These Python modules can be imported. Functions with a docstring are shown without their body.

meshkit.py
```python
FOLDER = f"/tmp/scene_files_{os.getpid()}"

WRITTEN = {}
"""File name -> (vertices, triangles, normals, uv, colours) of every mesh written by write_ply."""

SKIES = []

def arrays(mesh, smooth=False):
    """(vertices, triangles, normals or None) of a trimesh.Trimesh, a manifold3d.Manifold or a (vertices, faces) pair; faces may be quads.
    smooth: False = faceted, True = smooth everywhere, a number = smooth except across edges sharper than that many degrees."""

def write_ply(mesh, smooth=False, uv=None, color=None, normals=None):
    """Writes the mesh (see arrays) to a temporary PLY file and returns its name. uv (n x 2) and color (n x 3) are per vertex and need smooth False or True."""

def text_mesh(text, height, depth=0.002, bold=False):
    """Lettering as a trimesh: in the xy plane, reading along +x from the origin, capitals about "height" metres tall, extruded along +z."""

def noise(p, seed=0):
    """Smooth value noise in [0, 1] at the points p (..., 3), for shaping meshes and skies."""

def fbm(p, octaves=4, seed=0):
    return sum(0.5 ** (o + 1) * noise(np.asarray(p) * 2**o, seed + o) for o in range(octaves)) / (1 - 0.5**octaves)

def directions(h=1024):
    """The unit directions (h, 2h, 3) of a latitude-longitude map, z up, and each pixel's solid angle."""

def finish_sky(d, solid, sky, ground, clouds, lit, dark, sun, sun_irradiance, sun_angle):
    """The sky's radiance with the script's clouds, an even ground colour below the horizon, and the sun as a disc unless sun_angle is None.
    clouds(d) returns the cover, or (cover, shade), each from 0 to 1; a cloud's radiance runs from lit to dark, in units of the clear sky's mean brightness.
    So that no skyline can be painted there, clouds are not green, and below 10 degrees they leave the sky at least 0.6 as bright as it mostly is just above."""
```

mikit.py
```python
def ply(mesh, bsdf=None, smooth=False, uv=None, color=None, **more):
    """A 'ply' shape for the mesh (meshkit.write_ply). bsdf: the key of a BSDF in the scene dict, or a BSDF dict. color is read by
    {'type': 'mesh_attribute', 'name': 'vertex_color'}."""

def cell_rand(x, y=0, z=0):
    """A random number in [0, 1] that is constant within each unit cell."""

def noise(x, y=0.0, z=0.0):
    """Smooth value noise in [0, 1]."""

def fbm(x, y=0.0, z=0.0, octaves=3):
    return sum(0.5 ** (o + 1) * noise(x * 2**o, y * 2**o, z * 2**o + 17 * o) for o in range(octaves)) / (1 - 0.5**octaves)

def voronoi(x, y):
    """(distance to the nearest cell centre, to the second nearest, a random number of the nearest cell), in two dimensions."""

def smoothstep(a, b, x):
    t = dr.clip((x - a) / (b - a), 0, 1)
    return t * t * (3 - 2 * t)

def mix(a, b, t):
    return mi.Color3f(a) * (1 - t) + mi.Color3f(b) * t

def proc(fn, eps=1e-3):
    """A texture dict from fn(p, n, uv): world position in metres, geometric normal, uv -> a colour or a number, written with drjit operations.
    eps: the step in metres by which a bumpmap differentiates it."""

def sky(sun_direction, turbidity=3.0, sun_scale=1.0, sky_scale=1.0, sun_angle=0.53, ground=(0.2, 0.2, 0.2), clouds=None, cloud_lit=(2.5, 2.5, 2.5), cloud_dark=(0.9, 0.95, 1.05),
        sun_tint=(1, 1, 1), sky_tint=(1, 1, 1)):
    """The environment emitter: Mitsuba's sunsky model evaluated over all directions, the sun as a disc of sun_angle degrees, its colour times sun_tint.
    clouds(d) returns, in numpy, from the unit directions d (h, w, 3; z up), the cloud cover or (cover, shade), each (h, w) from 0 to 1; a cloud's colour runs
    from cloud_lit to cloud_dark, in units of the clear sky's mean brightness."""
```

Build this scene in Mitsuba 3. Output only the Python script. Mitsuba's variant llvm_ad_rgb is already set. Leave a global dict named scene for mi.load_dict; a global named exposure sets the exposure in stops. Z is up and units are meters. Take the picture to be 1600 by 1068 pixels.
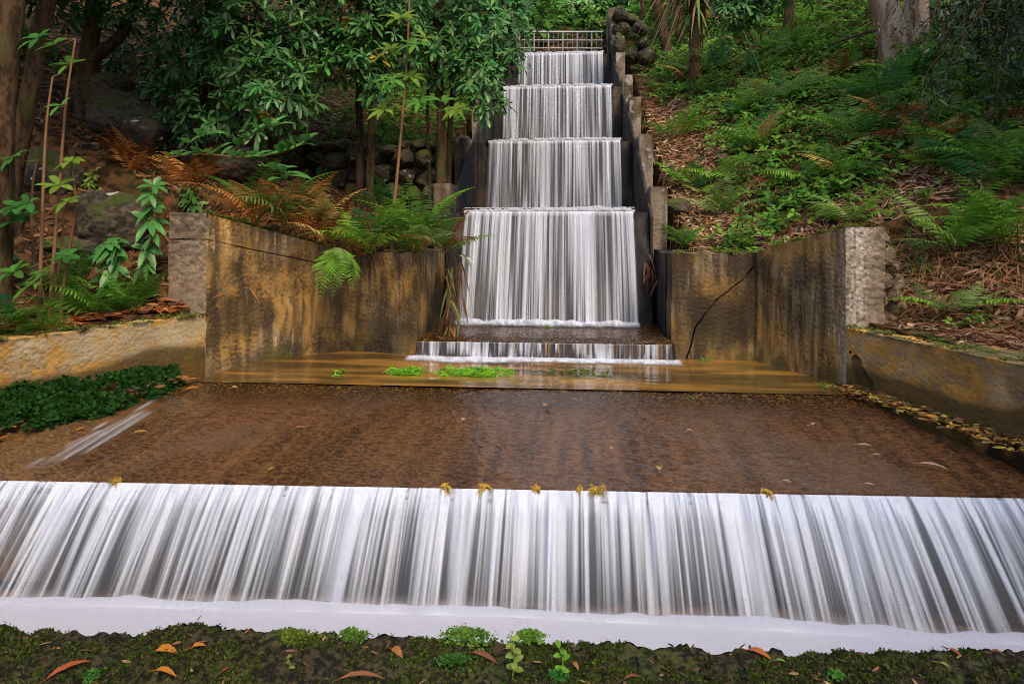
import math, random, numpy as np, trimesh, manifold3d as m3, mitsuba as mi, drjit as dr, mikit, meshkit
from mikit import noise, fbm, smoothstep, mix, proc, ply
from mitsuba import ScalarTransform4f as T
scene, labels = {}, {}
# ---------------------------------------------------------------- camera, sky, exposure
YAW = math.radians(5.1); SY, CY = math.sin(YAW), math.cos(YAW)
CAM = np.array([0.333, 0.0, 1.5]); F = 1067.0; HOR = 354.0      # level camera with a lowered lens (vertical shift)
scene['camera'] = dict(type='perspective', fov=73.74, fov_axis='x', near_clip=0.1, far_clip=400.0,
    principal_point_offset_y=(534 - HOR) / 1068,
    to_world=T().look_at(origin=CAM.tolist(), target=(CAM + [-SY, CY, 0]).tolist(), up=[0, 0, 1]))
scene['sky'] = mikit.sky((0.30, -0.62, 0.72), turbidity=3, sun_scale=0.55, sun_angle=26, clouds=lambda d: 1.0, cloud_lit=(1.6, 1.86, 2.35), sun_tint=(1.0, 0.96, 0.90))
exposure = 2.1
rng = np.random.default_rng(7)
U = rng.uniform

def ray(px, py):
    xc, zc = (px - 800) / F, (HOR - py) / F
    return np.array([xc * CY - SY, xc * SY + CY, zc])
def at(px, py, d): return CAM + ray(px, py) * d            # a measured point of the place, d metres in front of the camera
def nrm(v): v = np.asarray(v, float); return v / np.maximum(np.linalg.norm(v, axis=-1, keepdims=True), 1e-9)

# ---------------------------------------------------------------- names
def numbered(name):
    if name not in used: used[name] = 0; return name
    used[name] += 1; return f'{name}_{used[name]:03d}'
used = {}
def say(key, label=None, cat=None, group=None, kind=None):
    d = {k: v for k, v in (('label', label), ('category', cat), ('group', group), ('kind', kind)) if v}
    if d: labels[key] = d
    return key
def thing(name, label, cat, group=None): return say(numbered(name), label, cat, group)
def obj(name, shape, parent=None, **said):
    key = numbered(f'{parent}__{name}' if parent else name)
    scene[key] = shape
    return say(key, **said)

# ---------------------------------------------------------------- materials
def rgb(*c): return {'type': 'rgb', 'value': list(c)}
VC = {'type': 'mesh_attribute', 'name': 'vertex_color'}
def two(b): return {'type': 'twosided', 'b': b}
def prin(color, rough=0.6, spec=0.4, **k): return two({'type': 'principled', 'base_color': color, 'roughness': rough, 'specular': spec, **k})
def bump(tex, h, b): return two({'type': 'bumpmap', 'arbitrary': tex, 'scale': h, 'b': b['b'] if b['type'] == 'twosided' else b})
C3 = mi.Color3f
def c_warm(p, n, uv):                     # wing and back walls: ochre concrete under long dark run-off streaks
    wx = (fbm(p.x * 8, p.y * 8, p.z * 6, 2) - .5) * .06
    st = fbm(p.x * 14 + wx * 14, p.y * 14 + wx * 14, p.z * 1.3 + noise(p.x * 23, p.y * 23) * .9, 3); st2 = noise(p.x * 46, p.y * 46, p.z * 5)
    bl = fbm(p.x * 1.6 + 7, p.y * 1.6, p.z * 1.3, 3); fine = fbm(p.x * 42, p.y * 42, p.z * 36, 3)
    c = mix(C3(.50, .285, .080), C3(.29, .225, .155), smoothstep(.42, .64, bl))
    c = mix(c, C3(.62, .48, .25), smoothstep(.54, .68, st2 * .4 + fine * .6) * .8)
    c = mix(c, C3(.080, .050, .027), smoothstep(.37, .63, st * .50 + bl * .22 + fine * .28) * .92)
    c = mix(c, C3(.50, .36, .17), smoothstep(.60, .72, fbm(p.x * 24, p.y * 24, p.z * 2.2, 2) * .75 + fine * .25) * smoothstep(.42, .58, bl) * .8)
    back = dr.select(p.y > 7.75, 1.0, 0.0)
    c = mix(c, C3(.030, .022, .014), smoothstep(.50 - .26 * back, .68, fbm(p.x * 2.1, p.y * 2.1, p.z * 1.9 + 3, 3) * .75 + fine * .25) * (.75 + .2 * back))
    c = mix(c, C3(.10, .085, .02), smoothstep(.5, .7, fbm(p.x * 5, p.y * 5, p.z * 3 + 9, 2)) * smoothstep(.45, .05, p.z) * .7)
    end = smoothstep(.80, .93, -n.y) * dr.select(p.y < 7.1, 1.0, 0.0)          # the cut ends: pale, pitted, gravelly
    pit = fbm(p.x * 18, p.y * 18, p.z * 24, 3)
    c = mix(c, mix(C3(.34, .265, .20), C3(.10, .075, .055), smoothstep(.40, .70, pit * .6 + bl * .4)), end * .8)
    edge = dr.square((p.x - 2.97 - .07 * (bl - .5)) / .12) + dr.square((p.y - 6.63) / .10)      # lime bloom that ran down the broken block's corner
    c = mix(c, C3(.56, .53, .49), dr.exp(-edge) * smoothstep(.30, .62, st2 * .3 + fine * .3 + st * .4) * .9)
    return c * (.45 + 1.1 * fine)
def c_grey(p, n, uv):                     # stepped side walls and ends of the wing walls
    st = fbm(p.x * 12, p.y * 12, p.z * .8, 3); bl = fbm(p.x * 2.4, p.y * 2.4, p.z * 2.4, 3); fine = fbm(p.x * 34, p.y * 34, p.z * 34, 2)
    c = mix(C3(.30, .25, .205), C3(.17, .125, .085), smoothstep(.35, .65, bl))
    c = mix(c, C3(.05, .038, .03), smoothstep(.46, .68, st * .6 + bl * .4) * .85)
    c = mix(c, C3(.47, .45, .42), smoothstep(.60, .70, fbm(p.x * 7, p.y * 7, p.z * 4 + 5, 3)) * .7)
    return c * (.62 + .76 * fine)
def c_wet(p, n, uv):                      # dark wet concrete in the channel
    st = fbm(p.x * 9, p.y * 9, p.z * .5, 3); bl = fbm(p.x * 2, p.y * 2, p.z * 2, 2)
    c = mix(C3(.018, .018, .022), C3(.085, .066, .054), smoothstep(.45, .7, st * .55 + bl * .45))
    return c * (.7 + .6 * noise(p.x * 40, p.y * 40, p.z * 12))
def c_low(p, n, uv):                      # low walls: cream and ochre lichen, damp tide line at the foot
    bl = fbm(p.x * 2.2, p.y * 2.2, p.z * 3.0, 3); f2 = fbm(p.x * 9, p.y * 9, p.z * 9, 3); fine = fbm(p.x * 38, p.y * 38, p.z * 38, 2)
    c = mix(C3(.56, .31, .075), C3(.36, .22, .10), smoothstep(.42, .6, f2))
    c = mix(c, C3(.56, .47, .31), smoothstep(.43, .62, bl * .5 + f2 * .3 + fine * .2) * smoothstep(.10, .40, p.z + .3 * (bl - .5)) * dr.select(p.x < 0, .85, .5))
    c = mix(c, C3(.11, .062, .026), smoothstep(.40, .66, fbm(p.x * 3.1 + 4, p.y * 3.1, p.z * 2, 3) * .7 + fine * .3) * dr.select(p.x > 0, .7, .3))
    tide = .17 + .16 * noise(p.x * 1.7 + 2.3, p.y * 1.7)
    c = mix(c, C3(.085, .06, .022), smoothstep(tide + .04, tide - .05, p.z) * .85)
    c = mix(c, C3(.06, .07, .018), smoothstep(.50, .56, p.z) * smoothstep(.42, .6, f2) * .8)
    return c * (.66 + .68 * fine)
def c_slab(p, n, uv):                     # the wet brown apron slab
    g = fbm(p.x * 62, p.y * 80, 0, 3); g2 = noise(p.x * 24, p.y * 60, 3); bl = fbm(p.x * 1.3, p.y * 1.6, 4, 3); st = fbm(p.x * 14, p.y * 1.2, 2, 2)
    c = mix(C3(.034, .017, .011), C3(.21, .098, .042), smoothstep(.22, .80, g * .50 + st * .28 + g2 * .22))
    c = mix(c, C3(.15, .095, .066) * (.6 + .8 * g), smoothstep(.45, .7, bl) * .45)
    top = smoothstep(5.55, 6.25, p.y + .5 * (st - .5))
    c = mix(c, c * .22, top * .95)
    c = mix(c, C3(.36, .17, .025), smoothstep(.60, .74, g) * smoothstep(5.8, 6.25, p.y) * .8)
    c = mix(c, C3(.38, .20, .05), smoothstep(.52, .66, g * .5 + bl * .5) * smoothstep(2.5, 3.1, dr.abs(p.x)) * .35)
    return c * .82
def c_pool(p, n, uv):                     # murky amber water over silt, drawn out along the flow
    a = fbm(p.x * .8 + 3, p.y * 4.2, 0, 3); b = fbm(p.x * 2.0, p.y * 9, 5, 2)
    c = mix(C3(.075, .042, .014), C3(.30, .155, .032), smoothstep(.34, .66, a * .7 + b * .3))
    return mix(c, C3(.12, .12, .025), smoothstep(.55, .8, fbm(p.x * 1.4 - 4, p.y * 4, 9, 2)) * .3)
def c_soil(p, n, uv):
    bl = fbm(p.x * 1.1, p.y * 1.1, 1, 3); f2 = fbm(p.x * 11, p.y * 11, p.z * 11, 3)
    c = mix(C3(.035, .021, .012), C3(.17, .085, .038), smoothstep(.35, .68, f2))
    return mix(c, C3(.05, .055, .018), smoothstep(.5, .68, bl) * .6)
def c_bark(p, n, uv):
    a = fbm(p.x * 20, p.y * 20, p.z * 3, 3); b = fbm(p.x * 5, p.y * 5, p.z * 2.5, 2)
    c = mix(C3(.042, .027, .017), C3(.125, .077, .043), smoothstep(.35, .68, a * .7 + .3 * noise(p.x * 60, p.y * 60, p.z * 22)))
    return mix(c, C3(.075, .08, .025), smoothstep(.52, .7, b) * .55)
def c_pale(p, n, uv):
    a = fbm(p.x * 12, p.y * 12, p.z * 1.3, 3); b = fbm(p.x * 4, p.y * 4, p.z * 1.5, 2)
    c = mix(C3(.52, .40, .34), C3(.26, .15, .10), smoothstep(.42, .66, a))
    return mix(c, C3(.10, .065, .05), smoothstep(.55, .7, b) * .6)
def c_rock(p, n, uv):  # base tone set dark, so the boulders' shade lies in the colour
    a = fbm(p.x * 3, p.y * 3, p.z * 3, 3); f2 = fbm(p.x * 22, p.y * 22, p.z * 22, 2)
    c = mix(C3(.040, .036, .028), C3(.125, .10, .075), smoothstep(.38, .66, f2 * .6 + a * .4))
    c = mix(c, C3(.06, .085, .018), smoothstep(.44, .58, a) * smoothstep(-.1, .6, n.z) * .85)
    return mix(c, C3(.5, .5, .46), smoothstep(.80, .86, noise(p.x * 15, p.y * 15, p.z * 15)) * smoothstep(.5, .4, a))
def c_moss(p, n, uv):
    a = fbm(p.x * 4, p.y * 4, p.z * 4, 3); f2 = fbm(p.x * 45, p.y * 45, p.z * 45, 2)
    c = mix(C3(.014, .014, .011), C3(.058, .046, .028), smoothstep(.34, .7, f2))
    return mix(c, C3(.07, .105, .02), smoothstep(.50, .64, a * .65 + f2 * .35) * .35)
def streak(u, v, k, w):                   # how much of the falling sheet is aerated white: many threads of unequal width that drift apart on the way down
    a = noise(u * k, v * .6 + w, w); b = noise(u * k * 2.3, v * .8, w + 3); c = noise(u * k * .37, v * .4, w + 8); d = noise(u * k * 5.2, v * .9, w + 5)
    return a * .36 + b * .30 + c * .16 + d * .18
def o_weir(p, n, uv):
    s = streak(uv.x, uv.y * .55, 190, 1.0); g = smoothstep(.38 + .12 * uv.y, .66 + .16 * uv.y, s)
    return dr.clip(.80 * g * (1 - .25 * uv.y) + .012 + .10 * dr.square(1 - uv.y) + .45 * smoothstep(.30, .0, uv.y) * smoothstep(.25, .55, s) + .015, 0.015, .95)
def o_fall(p, n, uv):
    s = streak(uv.x, uv.y, 56, 4.0); g = smoothstep(.39 + .06 * uv.y, .70, s) * (.55 + .7 * noise(uv.x * 6, uv.y * .8, 7))
    return dr.clip(.82 * g + .05 + .25 * smoothstep(.06, .0, uv.y) + .5 * smoothstep(.95, 1.0, uv.y), 0.02, .97)
def o_film(p, n, uv):                     # thin broken films of white water on concrete
    s = streak(uv.x, uv.y, 30, 2.0)
    return dr.clip(smoothstep(.40, .74, s) * smoothstep(.25, .65, noise(uv.y * 6, uv.x * 2, 3)) * .55 * smoothstep(0, .12, uv.y) * smoothstep(1, .75, uv.y) * smoothstep(0, .15, uv.x) * smoothstep(1, .85, uv.x), 0, .9)
def o_froth(p, n, uv):
    s = noise(uv.x * 60, uv.y * 3, 1) * .6 + noise(uv.x * 190, uv.y * 4, 2) * .4
    return dr.clip(smoothstep(0, .35, uv.y) * smoothstep(1, .45 + .35 * s, uv.y) * smoothstep(0, .02, uv.x) * smoothstep(1, .98, uv.x) * (.55 + .6 * s), 0, .95)
def o_mist(p, n, uv): return dr.clip((1 - uv.y) * dr.square(1 - uv.y) * (.55 + .9 * noise(uv.x * 90, uv.y * 1.5, 3)) * smoothstep(0, .1, uv.y + .12), 0, .9)
def b_grain(p, n, uv): return fbm(p.x * 38, p.y * 38, p.z * 38, 3)
def b_coarse(p, n, uv): return fbm(p.x * 16, p.y * 16, p.z * 16, 3)
def b_bark(p, n, uv): return fbm(p.x * 34, p.y * 34, p.z * 9, 4)
def b_pool(p, n, uv): return fbm(p.x * 2.2, p.y * 9, 0, 2)
M = scene
M['warm_concrete'] = bump(proc(b_grain), .018, prin(proc(c_warm), .75, .3))
M['grey_concrete'] = bump(proc(b_grain), .014, prin(proc(c_grey), .85, .25))
M['wet_concrete'] = bump(proc(b_coarse), .012, prin(proc(c_wet), .7, .2))
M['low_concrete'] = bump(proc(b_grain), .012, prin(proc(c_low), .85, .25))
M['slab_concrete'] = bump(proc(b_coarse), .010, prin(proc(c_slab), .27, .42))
M['amber_water'] = bump(proc(b_pool), .010, prin(proc(c_pool), .10, .6))
M['soil'] = bump(proc(b_coarse), .05, prin(proc(c_soil), .95, .1))
M['bark'] = bump(proc(b_bark), .02, prin(proc(c_bark), .9, .15))
M['pale_bark'] = bump(proc(b_bark), .016, prin(proc(c_pale), .85, .2))
M['rock'] = bump(proc(b_coarse), .03, prin(proc(c_rock), .9, .2))
M['moss'] = bump(proc(b_grain), .03, prin(proc(c_moss), .95, .1))
WHITE = {'type': 'principled', 'base_color': rgb(.64, .70, .84), 'roughness': .45, 'specular': .5}
M['weir_water'] = {'type': 'mask', 'opacity': proc(o_weir), 'b': two(WHITE)}
M['fall_water'] = {'type': 'mask', 'opacity': proc(o_fall), 'b': two(WHITE)}
M['film_water'] = {'type': 'mask', 'opacity': proc(o_film), 'b': two(WHITE)}
M['froth'] = {'type': 'mask', 'opacity': proc(o_froth), 'b': two(WHITE)}
M['mist'] = {'type': 'mask', 'opacity': proc(o_mist), 'b': two(WHITE)}
M['foam'] = prin(rgb(.45, .46, .56), .6, .3)
M['glossy_leaf'] = two({'type': 'principled', 'base_color': VC, 'roughness': .40, 'specular': .42})
M['soft_leaf'] = {'type': 'principledthin', 'base_color': VC, 'roughness': .5, 'diff_trans': .7, 'spec_trans': 0.0}
M['dry_leaf'] = prin(VC, .6, .3)
M['stem'] = prin(VC, .7, .3)
M['metal'] = prin(rgb(.34, .35, .35), .45, .5, metallic=.6)
# ---------------------------------------------------------------- mesh helpers
def cat(parts):                                   # [(V, F, C), ...] -> one
    at_, V, Fs, C = 0, [], [], []
    for v, f, c in parts:
        V.append(v); Fs.append(np.asarray(f) + at_); C.append(np.broadcast_to(np.asarray(c, float), (len(v), 3))); at_ += len(v)
    return np.vstack(V), np.vstack(Fs), np.vstack(C)
def shape(vfc, bsdf, smooth=True): return ply((vfc[0], vfc[1]), bsdf, smooth, color=np.broadcast_to(np.asarray(vfc[2], float), (len(vfc[0]), 3)))
def tube(pts, radii, sides=7, col=(.1, .07, .04), wob=0.0):
    p = np.asarray(pts, float); n = len(p); r = np.broadcast_to(np.asarray(radii, float), (n,))
    t = nrm(np.gradient(p, axis=0)); ref = np.where(np.abs(t[:, 2:]) < .9, [0, 0, 1.0], [1.0, 0, 0])
    a = nrm(np.cross(t, ref)); b = np.cross(t, a); g = np.arange(sides) * 2 * np.pi / sides
    rr = r[:, None, None] * (1 + wob * (meshkit.noise(np.stack(np.broadcast_arrays(np.cos(g)[None] * 1.3 + p[:, :1], np.sin(g)[None] * 1.3 + p[:, 1:2], p[:, 2:] * 2.2), -1)) - .5)[..., None]) if wob else r[:, None, None]
    v = (p[:, None] + rr * (np.cos(g)[None, :, None] * a[:, None] + np.sin(g)[None, :, None] * b[:, None])).reshape(-1, 3)
    i, j = np.meshgrid(np.arange(n - 1), np.arange(sides), indexing='ij')
    q = np.stack([i * sides + j, i * sides + (j + 1) % sides, (i + 1) * sides + (j + 1) % sides, (i + 1) * sides + j], -1).reshape(-1, 4)
    tip = np.array([[(n - 1) * sides, (n - 1) * sides + k, (n - 1) * sides + k + 1] for k in range(1, sides - 1)])
    return v, np.vstack([q[:, [0, 1, 2]], q[:, [0, 2, 3]], tip]), col
def smooth_path(pts, n=12):
    p = np.asarray(pts, float); s = np.linspace(0, len(p) - 1, n); i = np.clip(s.astype(int), 0, len(p) - 2); t = (s - i)[:, None]
    pm, p0, p1, p2 = p[np.maximum(i - 1, 0)], p[i], p[i + 1], p[np.minimum(i + 2, len(p) - 1)]
    return .5 * (2 * p0 + (p1 - pm) * t + (2 * pm - 5 * p0 + 4 * p1 - p2) * t**2 + (3 * p0 - pm - 3 * p1 + p2) * t**3)
PROFILES = {'lance': ([0, .25, .55, .8, 1], [.10, .85, 1, .6, 0]), 'oval': ([0, .2, .5, .8, 1], [.12, .8, 1, .72, 0]),
            'blade': ([0, .3, .6, .85, 1], [.7, 1, .8, .45, 0]), 'tiny': ([0, .5, 1], [.1, 1, 0]), 'spoon': ([0, .3, .6, .85, 1], [.12, .45, .95, .85, 0])}
def leaves(P, D, N, L, W, col, kind='lance', droop=.2, fold=.25):
    """n leaves: foot P, direction D, upper side N, length L, half-width W; each is a folded, drooping strip."""
    P, D, N = (np.atleast_2d(np.asarray(x, float)) for x in (P, D, N)); n = len(P)
    D = nrm(np.broadcast_to(D, (n, 3))); S = nrm(np.cross(D, np.broadcast_to(N, (n, 3)))); N = np.cross(S, D)
    L, W, droop, fold = (np.broadcast_to(np.asarray(x, float), (n,))[:, None] for x in (L, W, droop, fold))
    ts, ws = (np.array(x, float) for x in PROFILES[kind]); k = len(ts); rows, faces = [], []
    for t, w in zip(ts, ws):
        mid = P + D * (L * t) + np.array([0, 0, -1.0]) * (droop * L * t * t)
        rows.append(mid + S * W * w + N * (fold * W * w)) if w > 0 else rows.append(mid)
        rows.append(mid); rows.append(mid - S * W * w + N * (fold * W * w))
    V = np.stack(rows, 1)
    for i in range(k - 1):
        a, b = 3 * i, 3 * (i + 1)
        for q in (0, 1):
            faces.append([a + q, a + q + 1, b + q + 1])
            if i < k - 2: faces.append([a + q, b + q + 1, b + q])
    Fc = (np.array(faces)[None] + (np.arange(n) * 3 * k)[:, None, None]).reshape(-1, 3)
    C = np.repeat(np.broadcast_to(np.asarray(col, float), (n, 3)), 3 * k, 0).reshape(n, 3 * k, 3).copy()
    C[:, 1::3] *= 1.12
    return V.reshape(-1, 3), Fc, C.reshape(-1, 3)
def around(A, ang, lift):
    A = nrm(A); X = nrm(np.cross(A, np.where(np.abs(A[..., 2:]) < .9, [0, 0, 1.0], [1.0, 0, 0]))); Y = np.cross(A, X)
    return nrm(X * np.cos(ang)[..., None] + Y * np.sin(ang)[..., None] + A * np.asarray(lift)[..., None])
def rosettes(Q, A, size, col, per=8, kind='spoon', width=.15, droop=.25, jit=.25):
    """whorls of leaves at twig ends Q that face along A"""
    Q, A = np.atleast_2d(Q), np.atleast_2d(A); n = len(Q); size = np.broadcast_to(size, (n,)); col = np.broadcast_to(col, (n, 3))
    ang = (np.arange(per) * 2.399)[None] + U(0, 6.3, (n, 1)) + U(-.6, .6, (n, per)); lift = U(-.15, .75, (n, per))
    Ar = np.repeat(A, per, 0); D = around(Ar, ang.ravel(), lift.ravel())
    L = np.repeat(size, per) * U(.5, 1.15, n * per)
    c = np.repeat(col, per, 0) * U(1 - jit, 1 + jit, (n * per, 1))
    return leaves(np.repeat(Q, per, 0) + D * .01, D, Ar + [0, 0, .5], L, L * width, c, kind, U(.05, droop * 2, n * per), .22)
def fbm3(v, s, seed=0): return np.stack([meshkit.fbm(v * s + 31 * k, 3, seed + k) - .5 for k in range(3)], -1)
def rough(man, edge, amp, scale=3.0, amp2=0.0, scale2=14.0, seed=0):
    """a solid with its surface cut fine and shaken, so that edges are worn and uneven"""
    m = man.refine_to_length(edge).to_mesh(); v = np.array(m.vert_properties[:, :3], float)
    v = v + fbm3(v, scale, seed) * 2 * amp + (fbm3(v, scale2, seed + 9) * 2 * amp2 if amp2 else 0)
    return trimesh.Trimesh(v, np.array(m.tri_verts), process=False)
def prism(plan, zb, zt):
    """a solid over a plan polygon (counter-clockwise), a top height per corner"""
    n = len(plan); zb, zt = np.broadcast_to(zb, n), np.broadcast_to(zt, n)
    return m3.Manifold.hull_points([(x, y, z) for (x, y), z in zip(plan, zb)] + [(x, y, z) for (x, y), z in zip(plan, zt)])
def boxm(x0, x1, y0, y1, z0, z1): return m3.Manifold.cube((x1 - x0, y1 - y0, z1 - z0)).translate((x0, y0, z0))
def boulder(size, seed, sub=4, amp=.22):
    s = trimesh.creation.icosphere(sub); v = np.array(s.vertices)
    n = meshkit.fbm(v * 1.3 + seed * 7.7, 3, seed); fl = meshkit.noise(v * 2.6 + seed * 3.1, seed)
    v = v * (1 + amp * 2 * (n - .5) + .12 * (fl - .5))[:, None]
    r = np.random.default_rng(seed)
    for _ in range(9):                                                     # broken flat faces
        d = nrm(r.normal(size=3)); c = r.uniform(.62, .9); h = v @ d
        v = v - np.outer(np.maximum(h - c, 0) * .85, d)
    v = v + fbm3(v, 5, seed) * .07
    return trimesh.Trimesh(v * np.asarray(size), s.faces, process=False)
def put(mesh, loc, rz=0, rx=0):
    m = mesh.copy(); m.apply_transform(trimesh.transformations.euler_matrix(rx, 0, rz)); m.apply_translation(loc); return m

# ---------------------------------------------------------------- the ground
YR = [-60, 2, 5, 6.6, 7.8, 9.4, 11.6, 14, 18.7, 25, 40, 70]; ZR = [.3, .42, .5, .62, 1.02, 1.38, 2.45, 3.6, 5.9, 8.8, 16.5, 30]
YL = [-60, 2, 5, 6.9, 7.9, 9.0, 10.6, 11.15, 14, 18.7, 25, 40, 70]; ZL = [.3, .42, .5, .6, 1.15, 1.5, 1.85, 2.6, 3.8, 5.9, 8.8, 16.5, 30]
EDGE_L = ([-20, 3.5, 5.3, 6.95, 7.99, 8.0, 60], [-9, -5.4, -4.43, -3.56, -2.36, -1.6, -1.6])
EDGE_R = ([-20, 3.0, 4.98, 6.63, 7.83, 7.85, 60], [9, 4.1, 3.42, 2.87, 2.33, 1.6, 1.6])
def ground(x, y, shake=True):
    x, y = np.broadcast_arrays(np.asarray(x, float), np.asarray(y, float))
    el, er = np.interp(y, *EDGE_L), np.interp(y, *EDGE_R)
    left = np.interp(y, YL, ZL) + .36 * np.maximum(0, el - .7 - x) + .02
    right = np.interp(y, YR, ZR) + .40 * np.maximum(0, x - er - .7)
    z = np.where(x < (el + er) / 2, left, right)
    if shake:
        p = np.stack([x, y, x * 0], -1); z = z + .30 * (meshkit.fbm(p * .7, 3, 5) - .5) * np.clip(np.minimum(np.abs(x - el), np.abs(x - er)) * 1.4, .25, 1.6) + .07 * (meshkit.fbm(p * 4, 2, 8) - .5)
    inside = (x > el - .16) & (x < er + .16) & (y < 21.5)
    low = np.where(y > 8.2, np.interp(y, [8.2, 9.2, 12, 14.6, 18.75, 21.5], [-.6, -.2, 1.0, 2.3, 3.8, 5.6]), -.9)
    return np.where(inside, low, z)
def ground_n(x, y, e=.08):
    gx = (ground(x + e, y) - ground(x - e, y)) / (2 * e); gy = (ground(x, y + e) - ground(x, y - e)) / (2 * e)
    return nrm(np.stack([-gx, -gy, np.ones_like(gx)], -1))
gx = np.concatenate([np.linspace(-90, -14, 20)[:-1], np.arange(-14, -6, .2), np.arange(-6, 6, .09), np.arange(6, 14, .2), np.linspace(14, 90, 20)])
gy = np.concatenate([np.linspace(-60, 2, 14)[:-1], np.arange(2, 12.5, .09), np.arange(12.5, 24, .2), np.linspace(24, 75, 40)])
GX, GY = np.meshgrid(gx, gy); GZ = ground(GX, GY)
i, j = np.meshgrid(np.arange(len(gy) - 1), np.arange(len(gx) - 1), indexing='ij'); w_ = len(gx); a_ = i * w_ + j
q = np.stack([a_, a_ + 1, a_ + w_ + 1, a_ + w_], -1).reshape(-1, 4)
obj('hillside', ply((np.stack([GX, GY, GZ], -1).reshape(-1, 3), np.vstack([q[:, [0, 1, 2]], q[:, [0, 2, 3]]])), 'soil', True), kind='structure', label='wooded valley sides of brown soil and leaf litter')
def on(px, py, lo=5.0, hi=40.0):
    """the ground point that is seen at a pixel of the photograph"""
    d = np.arange(lo, hi, .02); p = CAM + ray(px, py)[None] * d[:, None]; under = p[:, 2] < ground(p[:, 0], p[:, 1])
    return p[np.argmax(under)] if under.any() else p[-1]

# ---------------------------------------------------------------- concrete
def wall_part(man, bsdf, parent, name, edge=.06, amp=.012, amp2=.004, seed=0, smooth=40):
    return obj(name, ply(rough(man, edge, amp, 2.5, amp2, 16, seed), bsdf, smooth), parent)
LA, LB, RA, RB = (-2.36, 7.99), (-3.56, 6.95), (2.33, 7.83), (2.87, 6.63)
t = thing('wing_wall', 'long stained concrete wing wall with a horizontal crack on the fern-topped side of the pool', 'wall')
pl = [LB, LA, (LA[0] - .3, LA[1] + .42), (LB[0] - .43, LB[1] + .02)]
wall_part(prism(pl, -.3, [1.36, .98, .98, 1.36]), 'warm_concrete', t, 'lower_wall', seed=1)
wall_part(prism([(x + .006, y) for x, y in pl], [1.372, .99, .99, 1.372], [1.64, 1.20, 1.20, 1.66]), 'warm_concrete', t, 'top_course', seed=2, amp=.016)
t = thing('wing_wall', 'concrete wing wall with pale lime-streaked corner and a crumbling broken end', 'wall')
pr = [RB, (RB[0] + .36, RB[1] + .02), (RA[0] + .3, RA[1] + .42), RA]
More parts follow.
